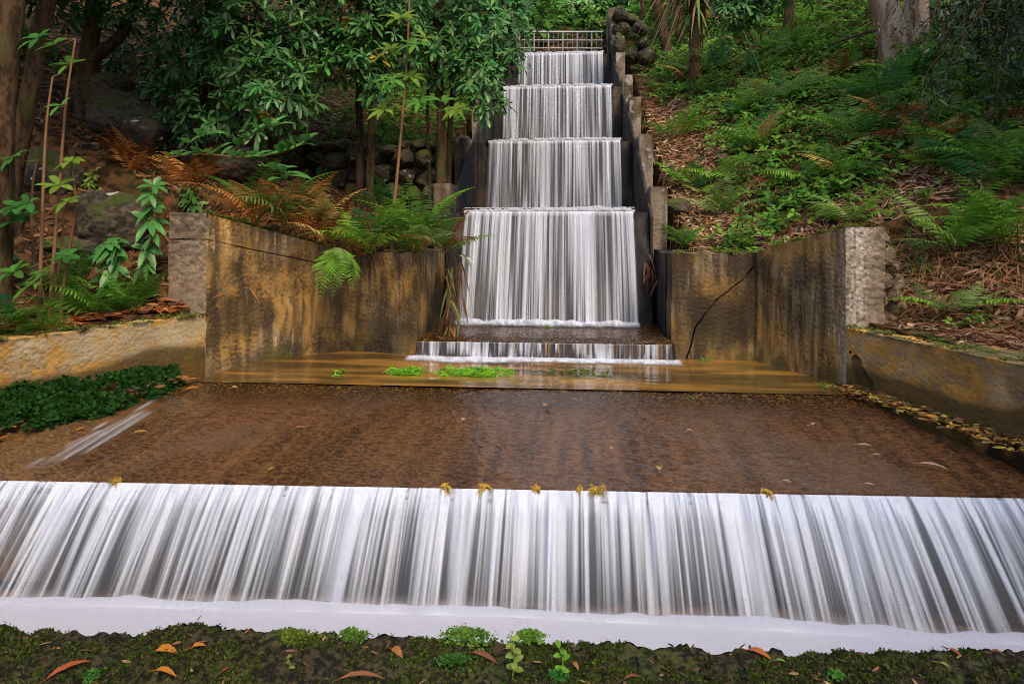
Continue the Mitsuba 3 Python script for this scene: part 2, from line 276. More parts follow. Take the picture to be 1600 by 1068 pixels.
wall_part(prism(pr, -.3, [1.50, 1.50, 1.20, 1.20]), 'warm_concrete', t, 'wall_body', seed=3)
lumps = [put(boulder((s_, s_ * .9, s_), 60 + k, 4, .3), l) for k, (s_, l) in enumerate([(.10, (3.22, 6.76, 1.38)), (.13, (3.25, 6.79, 1.22)), (.09, (3.33, 6.76, 1.12)), (.13, (3.27, 6.82, 1.0)), (.10, (3.38, 6.80, .97)), (.08, (3.35, 6.72, .86)), (.14, (3.30, 6.86, .80)), (.12, (3.42, 6.85, .74)), (.17, (3.40, 6.92, .58)), (.15, (3.27, 6.82, .58)), (.09, (3.5, 6.86, .6))])]
obj('broken_end', ply(trimesh.util.concatenate(lumps), 'warm_concrete', 35), t, label='broken end with exposed stony rubble')
t = thing('back_wall', 'low mossy concrete wall beside the lowest fall under the hanging green ferns', 'wall')
wall_part(prism([LA, (-1.48, 7.8), (-1.41, 9.35), (-1.75, 9.35), (-1.85, 8.3), (LA[0] - .2, LA[1] + .4)][::1], -.3, 1.20), 'warm_concrete', t, 'wall_body', seed=4, amp=.03, amp2=.012)
t = thing('back_wall', 'dark stained concrete wall split by a long diagonal crack', 'wall')
crack = [(2.34, 1.06), (2.20, .90), (2.08, .80), (1.93, .69), (1.80, .52), (1.70, .36), (1.66, .18), (1.60, .02), (1.52, -.31)]     # x, z
def slice_wall(pts, y0, y1):                                               # an outline in x, z drawn out along y
    cs = m3.CrossSection([pts]); s = m3.Manifold.extrude(cs, y1 - y0)
    return s.transform([[1, 0, 0, 0], [0, 0, -1, y1], [0, 1, 0, 0]])
up = [(2.34, 1.2), (1.44, 1.2), (1.44, -.31)] + [(x - .008, z + .008) for x, z in crack[::-1]]
dn = [(2.34, -.31)] + [(x + .008, z - .008) for x, z in crack[::1]]
for k, (nm, outl) in enumerate((('upper_piece', up), ('lower_piece', dn))):
    pts = outl if sum(a[0] * b[1] - b[0] * a[1] for a, b in zip(outl, outl[1:] + outl[:1])) > 0 else outl[::-1]
    wall_part(slice_wall(pts, 7.80, 8.2), 'warm_concrete', t, nm, seed=5, amp=.014)
wall_part(boxm(1.42, 1.75, 8.202, 9.35, -.3, 1.19), 'wet_concrete', t, 'return_wall', seed=6)
t = thing('low_wall', 'low cream and ochre concrete wall topped by ferns and orange leaves', 'wall')
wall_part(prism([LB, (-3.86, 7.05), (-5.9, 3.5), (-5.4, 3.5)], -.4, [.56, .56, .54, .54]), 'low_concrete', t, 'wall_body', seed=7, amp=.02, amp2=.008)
t = thing('low_wall', 'low brown concrete wall below the broken wing wall, its foot eroded', 'wall')
w = prism([RB, (4.1, 3.0), (4.5, 3.0), (3.3, 6.75)], -.4, [.555, .53, .53, .555])
for k, (px, py, d, r) in enumerate(((1345, 570, 6.25, .09), (1350, 590, 6.2, .10), (1338, 550, 6.32, .06), (1356, 605, 6.1, .08))):
    w = w - m3.Manifold.sphere(r, 12).scale((1, 1, 1.3)).translate(tuple(at(px, py, d)))
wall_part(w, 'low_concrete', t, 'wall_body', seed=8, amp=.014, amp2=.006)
PY = [9.5, 11.2, 13.1, 15.0, 17.1, 18.8, 20.8, 23.0]; PZ = [2.05, 3.0, 3.96, 4.80, 5.82, 6.8, 8.1]
for s in (-1, 1):
    t = thing('channel_wall', 'stepped concrete side wall of the cascade, half hidden by dark leaves' if s < 0 else 'stepped concrete side wall of the cascade against the leaf-strewn slope', 'wall')
    for k in range(7):
        x0, x1 = sorted((s * (1.40 + .006 * (k % 2)), s * (1.62 + .008 * (k % 2))))
        y0, y1 = PY[k], PY[k + 1] - .004
        pts = [(y0, PZ[k] - 2.6), (y1 + .0, PZ[k] - 2.6), (y1, PZ[k] + .0), (y0, PZ[k])]
        wall_part(boxm(x0, x1, y0, y1, PZ[k] - 2.8, PZ[k] + (.06 if s < 0 and k == 0 else 0)), 'grey_concrete', t, 'pier', edge=.09, seed=20 + k, amp=.012)
    x0, x1 = sorted((s * 1.36, s * 1.395))                                  # sloping inner lining, dark with water
    for k in range(6):
        ln = m3.Manifold.hull_points([(x, y, z) for x in (x0, x1) for y, z in ((PY[k] - .3, PZ[k] - 2.9), (PY[k] - .3, PZ[k] - .42), (PY[k + 1] - .3, PZ[k + 1] - .42), (PY[k + 1] - .3, PZ[k + 1] - 2.9))])
        wall_part(ln, 'wet_concrete', t, 'lining', edge=.12, seed=30 + k, amp=.006)
LIP = [(9.37, 1.77), (12.05, 3.07), (14.63, 4.55), (18.75, 6.30)]; HW = 1.15
t = thing('cascade', 'staircase of four tall concrete weirs carrying the falls down the hill', 'weir')
for k, (y, z) in enumerate(LIP):
    zb = .0 if k == 0 else LIP[k - 1][1] - .3; y1 = LIP[k + 1][0] + .3 if k < 3 else 21.5
    b = (.56, .22, .22, .3)[k]
    st = m3.Manifold.hull_points([(x, yy, zz) for x in (-1.352, 1.352) for yy, zz in ((y - b, zb), (y + .04, z - .07), (y + .3, z - .07), (y1, z - .05), (y1, zb))])
    wall_part(st, 'wet_concrete', t, 'step', edge=.14, seed=40 + k, amp=.012)
    wall_part(boxm(-1.19, 1.19, y - .03, y + .32, z - .09, z - .015), 'wet_concrete', t, 'lip', edge=.07, seed=50 + k, amp=.008)
st = m3.Manifold.hull_points([(x, yy, z) for x, yy, z in ((-1.50, 7.66, -.3), (1.50, 7.66, -.3), (-1.44, 7.66, .20), (1.44, 7.66, .20), (-1.40, 7.78, .235), (1.40, 7.78, .235), (-1.38, 9.3, .24), (1.38, 9.3, .24), (-1.5, 9.3, -.3), (1.5, 9.3, -.3))])
wall_part(st, 'slab_concrete', thing('apron_step', 'wet brown concrete step at the foot of the lowest fall', 'step'), 'step_body', edge=.06, seed=55, amp=.016)
# apron slab in front of the pool, gently tilted towards the front weir
def slab_z(y): return -.1 * (6.3 - y)
def lip_y(x): return 4.22 + (x + 3.47) * (.29 / 6.6)
pts = []
for x, y in ((-3.25, 6.3), (2.80, 6.3), (3.75, 4.56), (-2.98, 4.25)): pts += [(x, y, slab_z(y)), (x, y, -.75)]
slab = m3.Manifold.hull_points(pts)
t = thing('spillway_slab', 'broad wet brown concrete slab sloping from the pool to the front fall', 'spillway')
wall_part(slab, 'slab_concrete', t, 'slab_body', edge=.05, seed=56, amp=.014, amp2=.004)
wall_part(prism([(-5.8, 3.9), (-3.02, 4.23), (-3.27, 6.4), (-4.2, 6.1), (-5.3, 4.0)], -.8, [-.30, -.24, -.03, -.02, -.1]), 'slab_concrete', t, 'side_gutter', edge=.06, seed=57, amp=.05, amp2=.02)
wall_part(prism([(2.82, 6.28), (2.9, 6.55), (3.45, 4.9), (4.2, 3.4), (3.8, 3.6), (3.77, 4.56)], -.8, [.01, .05, .04, .02, -.2, -.17]), 'soil', t, 'silt_bank', edge=.05, seed=58, amp=.04, amp2=.02)
wall_part(m3.Manifold.hull_points([(x, lip_y(x) - dy, z) for x in (-5.8, 4.9) for dy, z in ((.02, -.245), (.02, -.9), (-.3, -.9), (-.3, -.26))]), 'wet_concrete', t, 'weir_face', edge=.1, seed=59)

# ---------------------------------------------------------------- water
def grid(P, bsdf, smooth=True, uv=True, du=0.0):
    n, m = P.shape[:2]; i, j = np.meshgrid(np.arange(n - 1), np.arange(m - 1), indexing='ij'); a = i * m + j
    qd = np.stack([a, a + m, a + m + 1, a + 1], -1).reshape(-1, 4)
    vv, uu = np.meshgrid(np.linspace(0, 1, n), np.linspace(0, 1, m), indexing='ij')
    return ply((P.reshape(-1, 3), np.vstack([qd[:, [0, 1, 2]], qd[:, [0, 2, 3]]])), bsdf, smooth, uv=np.stack([uu + du, vv], -1).reshape(-1, 2) if uv else None)
def threads(u, v, k, seed):
    p = np.stack([u * k, v * .7, u * 0], -1)
    return (meshkit.noise(p, seed) - .5) + .5 * (meshkit.noise(p * [2.7, 1, 1], seed + 1) - .5) + .3 * (meshkit.noise(p * [6, 1, 1], seed + 2) - .5)
xs, ys = np.meshgrid(np.linspace(-3.27, 2.80, 60), np.linspace(6.285, 9.4, 40))
obj('pool_water', grid(np.stack([xs, ys, xs * 0 + .012], -1), 'amber_water'), kind='structure', label='shallow amber pool below the cascade')
for k, (y, z) in enumerate(LIP):
    b = (.60, .26, .26, .34)[k]; zb = .245 if k == 0 else LIP[k - 1][1] - .0
    for layer in range(2):
        nv, nu = 26, 240; v, u = np.meshgrid(np.linspace(0, 1, nv), np.linspace(0, 1, nu), indexing='ij')
        x = (u - .5) * 2 * (HW - .01 * layer) * (1 + .012 * v)
        yy = y - .02 - b * v ** .8 - (.07 if layer == 0 else .025) - .05 * np.minimum(v * 6, 1) * threads(u + .37 * layer, v, 42, 3 + k + 7 * layer)
        zz = (z - .062) + (zb - z + .062) * v
        obj('waterfall', grid(np.stack([x, yy, zz], -1), 'fall_water', du=.31 * k), kind='structure', label=f'white veil of falling water, {("lowest", "second", "third", "topmost")[k]} of the four tall falls') if layer == 0 else obj('sheet', grid(np.stack([x, yy, zz], -1), 'fall_water', du=1.43 * layer), [q_ for q_ in scene if q_.startswith('waterfall') and '__' not in q_][-1])
    nu = 200; ang = np.linspace(0, 1, 9)[:, None]; u = np.linspace(0, 1, nu)[None]
    prof = np.array([(.5, .0), (.2, .01), (.05, .014), (-.02, .006), (-.06, -.015), (-.085, -.045), (-.09, -.075), (-.075, -.10), (-.045, -.115)])
    x = (u - .5) * 2 * (HW + .015) + 0 * ang; wv = .014 * (meshkit.noise(np.stack([u * 16 + k, u * 0, u * 0], -1)) - .5) + .014 * (meshkit.noise(np.stack([u * 70 + k, u * 0, u * 0], -1)) - .5)
    P = np.stack([x, y + prof[:, :1] * .6 + 0 * u - wv * (ang > .3), z - .012 + prof[:, 1:] * .58 + wv * (ang > .3) + 0 * u], -1)
    obj('overflow', grid(P, 'foam'), [q_ for q_ in scene if q_.startswith('waterfall') and '__' not in q_][-1])
    ln = 14; xs, t_ = np.meshgrid(np.linspace(-HW - .03, HW + .03, 160), np.linspace(0, 1, ln)); base_y = y - b - .1
    mound = np.sin(np.pi * np.clip(t_, 0, 1)) * (.05 + .05 * meshkit.noise(np.stack([xs * 9, t_ * 2, xs * 0 + k], -1)))
    obj('splash_foam', grid(np.stack([xs, base_y + .10 - .22 * t_ + .03 * (meshkit.noise(np.stack([xs * 6, xs * 0, xs * 0 + k], -1)) - .5), zb + mound - .01], -1), 'froth'), [q_ for q_ in scene if q_.startswith('waterfall') and '__' not in q_][-1])
# little fall over the apron step
nv, nu = 10, 240; v, u = np.meshgrid(np.linspace(0, 1, nv), np.linspace(0, 1, nu), indexing='ij')
obj('waterfall', grid(np.stack([(u - .5) * 2.84, 7.635 - .05 * v - .02 * threads(u, v, 60, 31), .20 - .19 * v], -1), 'fall_water'), kind='structure', label='thin fringe of water spilling off the apron step into the pool')
xs, t_ = np.meshgrid(np.linspace(-1.55, 1.52, 160), np.linspace(0, 1, 12))
obj('splash_foam', grid(np.stack([xs, 7.66 - .30 * t_ * (.7 + .5 * meshkit.noise(np.stack([xs * 3, xs * 0, xs * 0], -1))), .010 + .03 * np.sin(np.pi * t_ ** .5) + .008 * meshkit.noise(np.stack([xs * 12, t_ * 3, xs * 0], -1))], -1), 'froth'), [q_ for q_ in scene if q_.startswith('waterfall') and '__' not in q_][-1])
# the wide front fall: a nappe thrown forward off the lip
FZ = -.665
for layer in range(3):
    nv, nu = 30, 520; v, u = np.meshgrid(np.linspace(0, 1, nv), np.linspace(0, 1, nu), indexing='ij')
    x = -5.2 + 9.7 * u; jit = .07 * meshkit.noise(np.stack([u * 50, u * 0, u * 0], -1), 5 + layer)
    fwd = (.50 + .05 * np.maximum(x, 0) + jit - .06 * layer) * v; th = threads(u + .21 * layer, v, 110, 60 + layer)
    yy = lip_y(x) - .01 + .02 * layer - fwd - .035 * np.minimum(v * 3, 1) * th
    zz = -.195 + .012 * (1 - layer) + .05 * 0 - .53 * v ** 1.12 + .018 * np.minimum(v * 3, 1) * th
    g = grid(np.stack([x, yy, zz], -1), 'weir_water', du=1.37 * layer)
    if layer == 0: obj('waterfall', g, kind='structure', label='wide silky white front fall across the foreground')
    else: obj('sheet', g, [q_ for q_ in scene if q_.startswith('waterfall') and '__' not in q_][-1])
xs, t_ = np.meshgrid(np.linspace(-6, 5.4, 420), np.linspace(0, 1, 40))
up_ = .075 * meshkit.fbm(np.stack([xs * 2.2, xs * 0, xs * 0], -1), 3, 4) + .025 * meshkit.noise(np.stack([xs * 9, xs * 0, xs * 0], -1), 6)
yb = lip_y(xs) - .49 - .05 * np.maximum(xs, 0)
obj('foam_pool', grid(np.stack([xs, yb - 1.9 * t_, FZ + .00 + (up_ * .55 - .01) * np.exp(-(t_ / .035) ** 2) - .02 * (t_ < .001)], -1), 'foam'), kind='structure', label='milky white foam at the foot of the front fall')
xs2, t2 = np.meshgrid(np.linspace(-6, 5.4, 420), np.linspace(0, 1, 10))
obj('mist', grid(np.stack([xs2, lip_y(xs2) - .60 - .05 * np.maximum(xs2, 0) + .03 * t2, FZ - .01 + (.10 + .07 * meshkit.noise(np.stack([xs2 * 3, xs2 * 0, xs2 * 0], -1), 3)) * t2], -1), 'mist'), [q_ for q_ in scene if q_.startswith('waterfall') and '__' not in q_][-1])
for x0, x1, y0, y1, dz in ((-3.24, -3.30, 5.8, 4.3, .045), (-3.34, -3.52, 5.3, 4.3, .03)):
    v, u = np.meshgrid(np.linspace(0, 1, 20), np.linspace(0, 1, 40), indexing='ij')
    wdt = .24
    X = x0 + (x1 - x0) * v * (dz > .05) + (u - .5) * wdt; Y = y0 + (y1 - y0) * v
    obj('water_film', grid(np.stack([X, Y, slab_z(Y) + dz + .03 * (dz > .05) * meshkit.noise(np.stack([X * 6, Y * 5, X * 0], -1))], -1), 'film_water'), kind='structure')
# ---------------------------------------------------------------- trunks, crowns, branches
def px2m(px, d): return px * d / F
def bark_path(pts, r0, r1, n=14, sides=12, amp=.35):
    p = smooth_path(pts, n); p[1:-1] += fbm3(p[1:-1], .9, 3) * r0 * amp * 2
    return tube(p, np.linspace(r0, r1, n), sides, wob=.5)
def part_tube(name, v, bsdf, parent, **k): return obj(name, ply((v[0], v[1]), bsdf, True), parent, **k)
def cluster(c, r, n, axis_up=.5, front=.35):
    """twig ends spread through a lumpy crown piece, mostly near its skin, with the way they face"""
    d = nrm(rng.normal(size=(n, 3))); rad = U(.35, 1.05, n) ** .6
    rad *= .75 + .6 * meshkit.noise(d * 2.1 + np.asarray(c))
    q = np.asarray(c) + d * rad[:, None] * np.asarray(r)
    a = nrm(d * .8 + [0, -front, axis_up] + rng.normal(size=(n, 3)) * .25)
    return q, a
GREENS = dict(deep=(.046, .155, .036), mid=(.060, .20, .048), fresh=(.10, .26, .05), lime=(.17, .28, .045), dusk=(.016, .045, .018), grey=(.07, .15, .07), olive=(.085, .10, .03))
def crown(parent, lumps, size, tone, nwhorl, bsdf='glossy_leaf', per=8, kind='spoon', width=.15, yellow=.01):
    Q, A = (np.vstack(z) for z in zip(*[cluster(c, r, n) for c, r, n in lumps])); n = len(Q)
    col = np.array(GREENS[tone]) * U(.55, 1.45, (n, 1)) * np.stack([U(.8, 1.35, n), np.ones(n), U(.75, 1.3, n)], -1)
    old = U(0, 1, n) < yellow; col[old] = np.array([.30, .20, .03]) * U(.5, 1.1, (old.sum(), 1))
    sz = size * U(.65, 1.2, n); order = np.argsort(np.linalg.norm(Q - CAM, axis=1)); Q, A, col, sz = Q[order], A[order], col[order], sz[order]
    seen = np.ones(n, bool)
    for k in range(min(nwhorl, n)): obj('leaf_whorl', shape(rosettes(Q[k], A[k], sz[k], col[k], per, kind, width), bsdf), parent)
    if n > nwhorl:
        k = nwhorl; obj('foliage', shape(rosettes(Q[k:], A[k:], sz[k:], col[k:], per, kind, width), bsdf), parent, kind='stuff')
    return Q
def twigs(parent, trunk_pts, ends, r=.012, n=40, name='branch'):
    ends = ends[rng.permutation(len(ends))[:n]]; tp = smooth_path(trunk_pts, 30); out = []
    for e in ends:
        low = tp[tp[:, 2] < e[2] + .1]; b = (low if len(low) else tp[:1]); b = b[np.argmin(np.linalg.norm(b - e, axis=1))]
        mid = (b + e) / 2 + [0, 0, .08] + rng.normal(size=3) * .06
        out.append(tube(smooth_path([b, mid, e], 7), np.linspace(r, r * .25, 7), 5))
    v = cat(out); obj(name, ply((v[0], v[1]), 'bark', True), parent, kind='stuff')
def lump(px, py, d, rx, ry, n, deep=.7): return (at(px, py, d), (px2m(rx, d), deep * px2m((rx + ry) / 2, d) * 1.2, px2m(ry, d)), n)

def leafy_tree(label, trunks, lumps, size, tone, nwhorl, cat_='tree', ntwig=40, **k):
    t = thing('evergreen_tree', label, cat_)
    for pts, r0, r1, b in trunks: part_tube('trunk', bark_path(pts, r0, r1), b, t)
    Q = crown(t, lumps, size, tone, nwhorl, **k)
    twigs(t, trunks[0][0], Q, n=ntwig)
    return t
g0 = lambda x, y: np.array([x, y, float(ground(x, y)) - .1])
def rooted(pxs, d0, dtop=None):
    """a trunk through pixels, its foot on the ground near depth d0"""
    pts = [at(px, py, d0 + ((dtop or d0) - d0) * i / max(1, len(pxs) - 1)) for i, (px, py) in enumerate(pxs)]
    f = pts[0]; f = np.array([f[0], f[1], min(f[2], float(ground(f[0], f[1])) - .1)])
    return [f] + pts
# forked dark tree on the far side, upper left
leafy_tree('dark forked tree with mossy trunk beside the shaded boulders', [(rooted([(128, 205), (135, 120), (140, 70), (158, -60), (150, -200)], 9.6), .17, .10, 'bark'), (np.array([at(138, 95, 9.6), at(170, 72, 9.5), at(196, 45, 9.5), at(214, -20, 9.4), at(240, -150, 9.4)]), .10, .06, 'bark')],
    [lump(60, 60, 10.6, 70, 40, 40), lump(190, 10, 9.4, 60, 35, 45), lump(110, -20, 9.6, 90, 50, 70), lump(240, 60, 10.8, 50, 60, 50), lump(250, 130, 9.4, 35, 25, 22), lump(20, -60, 9, 90, 70, 90), lump(170, -120, 9.4, 120, 70, 120), lump(175, 95, 10.8, 30, 22, 14)], .19, 'deep', 40)
leafy_tree('large glossy dark green tree with whorled leaves above the orange ferns', [(rooted([(318, 250), (322, 160), (330, 60), (320, -80)], 10), .10, .06, 'bark'), (rooted([(300, 240), (296, 150), (310, 40)], 10.2), .05, .03, 'bark')],
    [lump(300, 60, 9.4, 66, 76, 130), lump(335, 165, 9.0, 62, 50, 95), lump(385, 60, 9.0, 76, 80, 170), lump(425, 150, 8.8, 66, 66, 140), lump(470, 70, 9.2, 64, 74, 130), lump(340, 20, 10.4, 90, 60, 90), lump(430, 30, 10.4, 90, 60, 90), lump(335, -60, 9, 110, 70, 130), lump(450, -80, 9, 110, 70, 130), lump(268, 195, 9.3, 28, 25, 14)], .175, 'deep', 110)
leafy_tree('glossy green tree on two slim dark trunks left of the thin sapling', [(rooted([(562, 300), (562, 180), (560, 60), (555, -60)], 10.0), .06, .04, 'bark'), (rooted([(577, 330), (580, 220), (584, 110), (588, -40)], 9.6), .065, .035, 'bark')],
    [lump(520, 40, 9.6, 64, 64, 120), lump(575, 45, 9.3, 68, 68, 140), lump(545, 95, 9.2, 62, 40, 90), lump(588, 130, 9.1, 26, 30, 22), lump(620, 45, 9.5, 56, 66, 100), lump(560, 20, 10.8, 110, 60, 110), lump(560, -70, 9.5, 120, 70, 140)], .17, 'deep', 70)
leafy_tree('dark leafy tree on clustered trunks overhanging the side of the cascade', [(rooted([(688, 285), (690, 190), (684, 90), (690, -60)], 9.9), .085, .05, 'bark'), (rooted([(700, 280), (706, 170), (716, 60), (730, -60)], 10.1), .05, .03, 'bark'), (rooted([(672, 290), (668, 190), (672, 80)], 10.2), .035, .02, 'bark')],
    [lump(655, 35, 10, 64, 56, 110), lump(700, 70, 9.9, 60, 60, 115), lump(755, 45, 9.8, 64, 64, 140), lump(745, 110, 9.5, 50, 44, 90), lump(700, 20, 11, 110, 50, 100), lump(785, 95, 9.6, 36, 30, 36), lump(760, 160, 9.4, 32, 24, 34), lump(808, 25, 9.8, 32, 36, 40), lump(665, 110, 9.9, 30, 25, 18), lump(720, -70, 9.6, 120, 70, 150)], .16, 'mid', 70)
# unseen crowns added overhead to put the left bank in shade
t = thing('added_canopy', 'unseen tree with a dense high crown added to shade the left bank', 'tree')
tb = g0(-8.2, 8.2); part_tube('trunk', bark_path([tb, tb + [.1, 0, 3], tb + [.6, -.3, 6]], .2, .12), 'bark', t)
crown(t, [((x_, y_, z_), (1.3, 1.3, .7), 75) for x_, y_, z_ in ((-7.4, 6.0, 6.2), (-5.6, 5.8, 6.0), (-4.2, 6.4, 6.4), (-6.6, 8.0, 6.6), (-4.8, 8.2, 6.8), (-3.2, 8.8, 6.9), (-7.8, 9.8, 7.4), (-5.8, 10.4, 7.6), (-3.8, 10.8, 7.8), (-2.6, 12.5, 8.4), (-8.6, 7, 5.2), (-9.4, 9, 5.6), (-6, 13, 9))], .42, 'deep', 0, per=7, width=.26)
for lab, tb, ls in (('unseen tree whose crown is added to shade the near left corner', (-6.6, 2.4), ((-4.8, 2.2, 4.5), (-5.0, .8, 4.4), (-6.2, 2.6, 4.2), (-3.6, -.4, 5.0))), ('unseen tree whose crown is added to shade the near right corner', (7.6, 1.6), ((5.6, .6, 5.0), (6.6, 1.6, 4.7), (6.4, .2, 4.6), (5.2, -.8, 5.3)))):  # two trees out of view, added to darken the near corners
    t = thing('added_canopy', lab, 'tree'); tb = g0(*tb); part_tube('trunk', bark_path([tb, tb + [.1, 0, 2.4], tb + [0, 0, 4.6]], .2, .12), 'bark', t)
    crown(t, [(np.array(c_), (1.0, 1.0, .6), 60) for c_ in ls], .40, 'deep', 0, per=7, width=.26)
# bare trunks at the far left
for pxs, d, r0, r1, lab in (([(2, 210), (12, 90), (22, -30), (30, -120)], 6.6, .105, .10, 'thick brown tree trunk at the very edge of the picture, cut by the frame'),
                            ([(22, 285), (30, 240), (52, 120), (74, -10), (85, -120)], 7.6, .10, .085, 'smooth brown leaning trunk second from the picture edge')):
    t = thing('tree', lab, 'tree'); part_tube('trunk', bark_path(rooted(pxs, d), r0, r1, amp=.2), 'bark', t)
    top = at(pxs[-1][0], -220, d); Q = crown(t, [(top, (.9, .9, .6), 90), (top + [.8, .3, .3], (.8, .8, .5), 70)], .18, 'deep', 0)
# pale trunks and brown trunks on the right bank
for pxs, d, r0, r1, lab in (([(1398, 116), (1392, 60), (1382, -10), (1370, -120)], 0, 21, 19, 'pale peeling eucalyptus trunk on the fern slope, the nearer of two'),
                            ([(1432, 76), (1434, 20), (1436, -120)], 0, 18, 17, 'pale peeling eucalyptus trunk partly behind its neighbour')):
    t = thing('tree', lab, 'tree'); d = float((on(*pxs[0]) - CAM) @ [-SY, CY, 0]) + .2; part_tube('trunk', bark_path(rooted(pxs, d), px2m(r0, d), px2m(r1, d), amp=.1, sides=16), 'pale_bark', t)
    for k in range(7):                                                     # hanging strips of bark
        q = at(pxs[0][0] + U(-16, 16), U(-10, 80), d - .30); n_ = U(.3, .8)
        obj('bark_strip', shape(leaves(q, [U(-.2, .2), -.1, -1], [0, -1, .2], n_, .03, np.array([.34, .22, .16]) * U(.5, 1.2), 'blade', 0, .5), 'dry_leaf'), t)
    top = at(pxs[-1][0], -330, d); crown(t, [(top, (1.6, 1.6, .8), 120)], .3, 'grey', 0, per=5, kind='lance', width=.1)
for pxs, d, r0, lab in (([(1046, 95), (1036, 45), (1020, -20), (1010, -90)], 0, 9, 'brown leaning trunk above the stone arch, nearest the cascade'), ([(1066, 75), (1058, 20), (1052, -90)], 0, 7, 'slim brown trunk just uphill of the leaning one'),
                        ([(1088, 60), (1090, 0), (1096, -90)], 0, 5, 'thin grey trunk among hanging dead leaves on the upper bank'), ([(1012, 60), (1005, 20), (1000, -60)], 0, 4, 'thin dark stem behind the stone arch')):
    t = thing('tree', lab, 'tree'); d = float((on(*pxs[0]) - CAM) @ [-SY, CY, 0]) + .1; part_tube('trunk', bark_path(rooted(pxs, d), px2m(r0, d), px2m(r0 * .8, d), amp=.5), 'bark', t)
    top = at(pxs[-1][0], -80, d); crown(t, [(top, (1.2, 1, .6), 60)], .26, 'mid', 0)
# trees above and behind the head of the cascade
for k, (px, py, d, rx, ry, n, tone, lab) in enumerate(((790, -10, 27, 50, 40, 150, 'mid', 'green tree on the far bank behind the railing, near its left end'), (850, 10, 30, 45, 30, 150, 'fresh', 'bright tree behind the middle of the railing'),
        (905, -15, 28, 45, 42, 160, 'mid', 'dark green tree behind the railing, nearest the tall end pier'), (985, -15, 26, 60, 40, 190, 'mid', 'leafy tree behind the tall end pier of the side wall'), (935, 42, 22.5, 18, 14, 50, 'lime', 'yellow green shrub at the railing end by the pier'), (862, 46, 26, 38, 16, 120, 'fresh', 'low bright bushes behind the railing'), (915, 20, 25, 40, 28, 160, 'fresh', 'light green tree behind the right half of the railing'), (840, 20, 29, 40, 30, 140, 'mid', 'dark tree behind the left half of the railing'))):
    t = thing('background_tree', lab, 'tree'); c = at(px, py, d); gz = float(ground(c[0], c[1]))
    part_tube('trunk', bark_path([(c[0], c[1], gz - .3), (c[0] + .1, c[1], (gz + c[2]) / 2), c + [0, 0, .3]], .12, .05), 'bark', t)
    crown(t, [lump(px, py, d, rx, ry, n)], .34 if k not in (4, 5) else .22, tone, 0, per=7, width=.2)
# overhanging dark tree at the upper right: thin drooping twigs with narrow leaves
t = thing('overhanging_tree', 'dark fine-twigged tree drooping into the upper right corner', 'tree')
tb = g0(7.4, 9.5); part_tube('trunk', bark_path([tb, tb + [-.1, 0, 2], tb + [-.3, -.2, 4.5]], .16, .1), 'bark', t)
tw, Q = [], []
for k in range(64):
    s_ = at(U(1480, 1660), U(-120, 60), U(7.6, 8.8)); e = s_ + [U(-.9, .1), U(-.5, .3), U(-1.7, -.5)]; m_ = (s_ + e) / 2 + [U(-.1, .1), 0, .2]
    p = smooth_path([s_, m_, e], 9); tw.append(tube(p, np.linspace(.010, .003, 9), 4)); Q += [p[i_] + rng.normal(size=3) * .04 for i_ in range(1, 9) for _ in range(5)]
for k in range(16):
    e = at(U(1500, 1640), U(-140, 0), 8.2); tw.append(tube(smooth_path([tb + [-.2, -.1, U(2.5, 4.4)], (tb + [0, 0, 4] + e) / 2 + [0, 0, .3], e], 9), np.linspace(.05, .012, 9), 5))
v = cat(tw); obj('branch', ply((v[0], v[1]), 'bark', True), t, kind='stuff')
Q = np.array(Q); n = len(Q)
obj('foliage', shape(leaves(Q, nrm(rng.normal(size=(n, 3)) + [-.3, -.2, -.6]), rng.normal(size=(n, 3)), U(.06, .12, n), U(.008, .014, n), np.array(GREENS['dusk']) * U(.6, 1.8, (n, 1)), 'lance'), 'glossy_leaf'), t, kind='stuff')
crown(t, [lump(1560, 20, 8.8, 90, 70, 200), lump(1620, 130, 8.6, 50, 60, 90), lump(1600, -140, 8.6, 140, 80, 200), lump(1440, -150, 9.4, 120, 60, 130)], .12, 'dusk', 0, per=6, kind='lance', width=.14)
t = thing('added_canopy', 'unseen tree whose high crown is added to shade the right bank', 'tree')  # added out of view to cast shade on the right bank
tb = g0(9.5, 8.0); part_tube('trunk', bark_path([tb, tb + [-.1, 0, 2.5], tb + [-.6, -.3, 5]], .2, .12), 'bark', t)
crown(t, [((x_, y_, z_), (1.2, 1.2, .7), 70) for x_, y_, z_ in ((7.2, 6.4, 6.3), (8.4, 7.6, 7.0), (6.6, 8.2, 7.2), (8.6, 9.6, 8.0), (7.0, 10.2, 8.4), (6.4, 5.2, 5.6))], .42, 'deep', 0, per=7, width=.26)
t = thing('overhanging_tree', 'dark leafy branch hanging over the ferns near the top of the right bank', 'tree')
tb = g0(5.2, 16); part_tube('trunk', bark_path([tb, tb + [0, 0, 2], tb + [-.2, -.4, 4]], .12, .08), 'bark', t)
crown(t, [lump(1150, 15, 13, 45, 35, 110), lump(1190, -30, 13, 60, 50, 120), lump(1300, -50, 13.5, 90, 40, 140), lump(1520, -30, 15, 80, 60, 140)], .2, 'deep', 30)
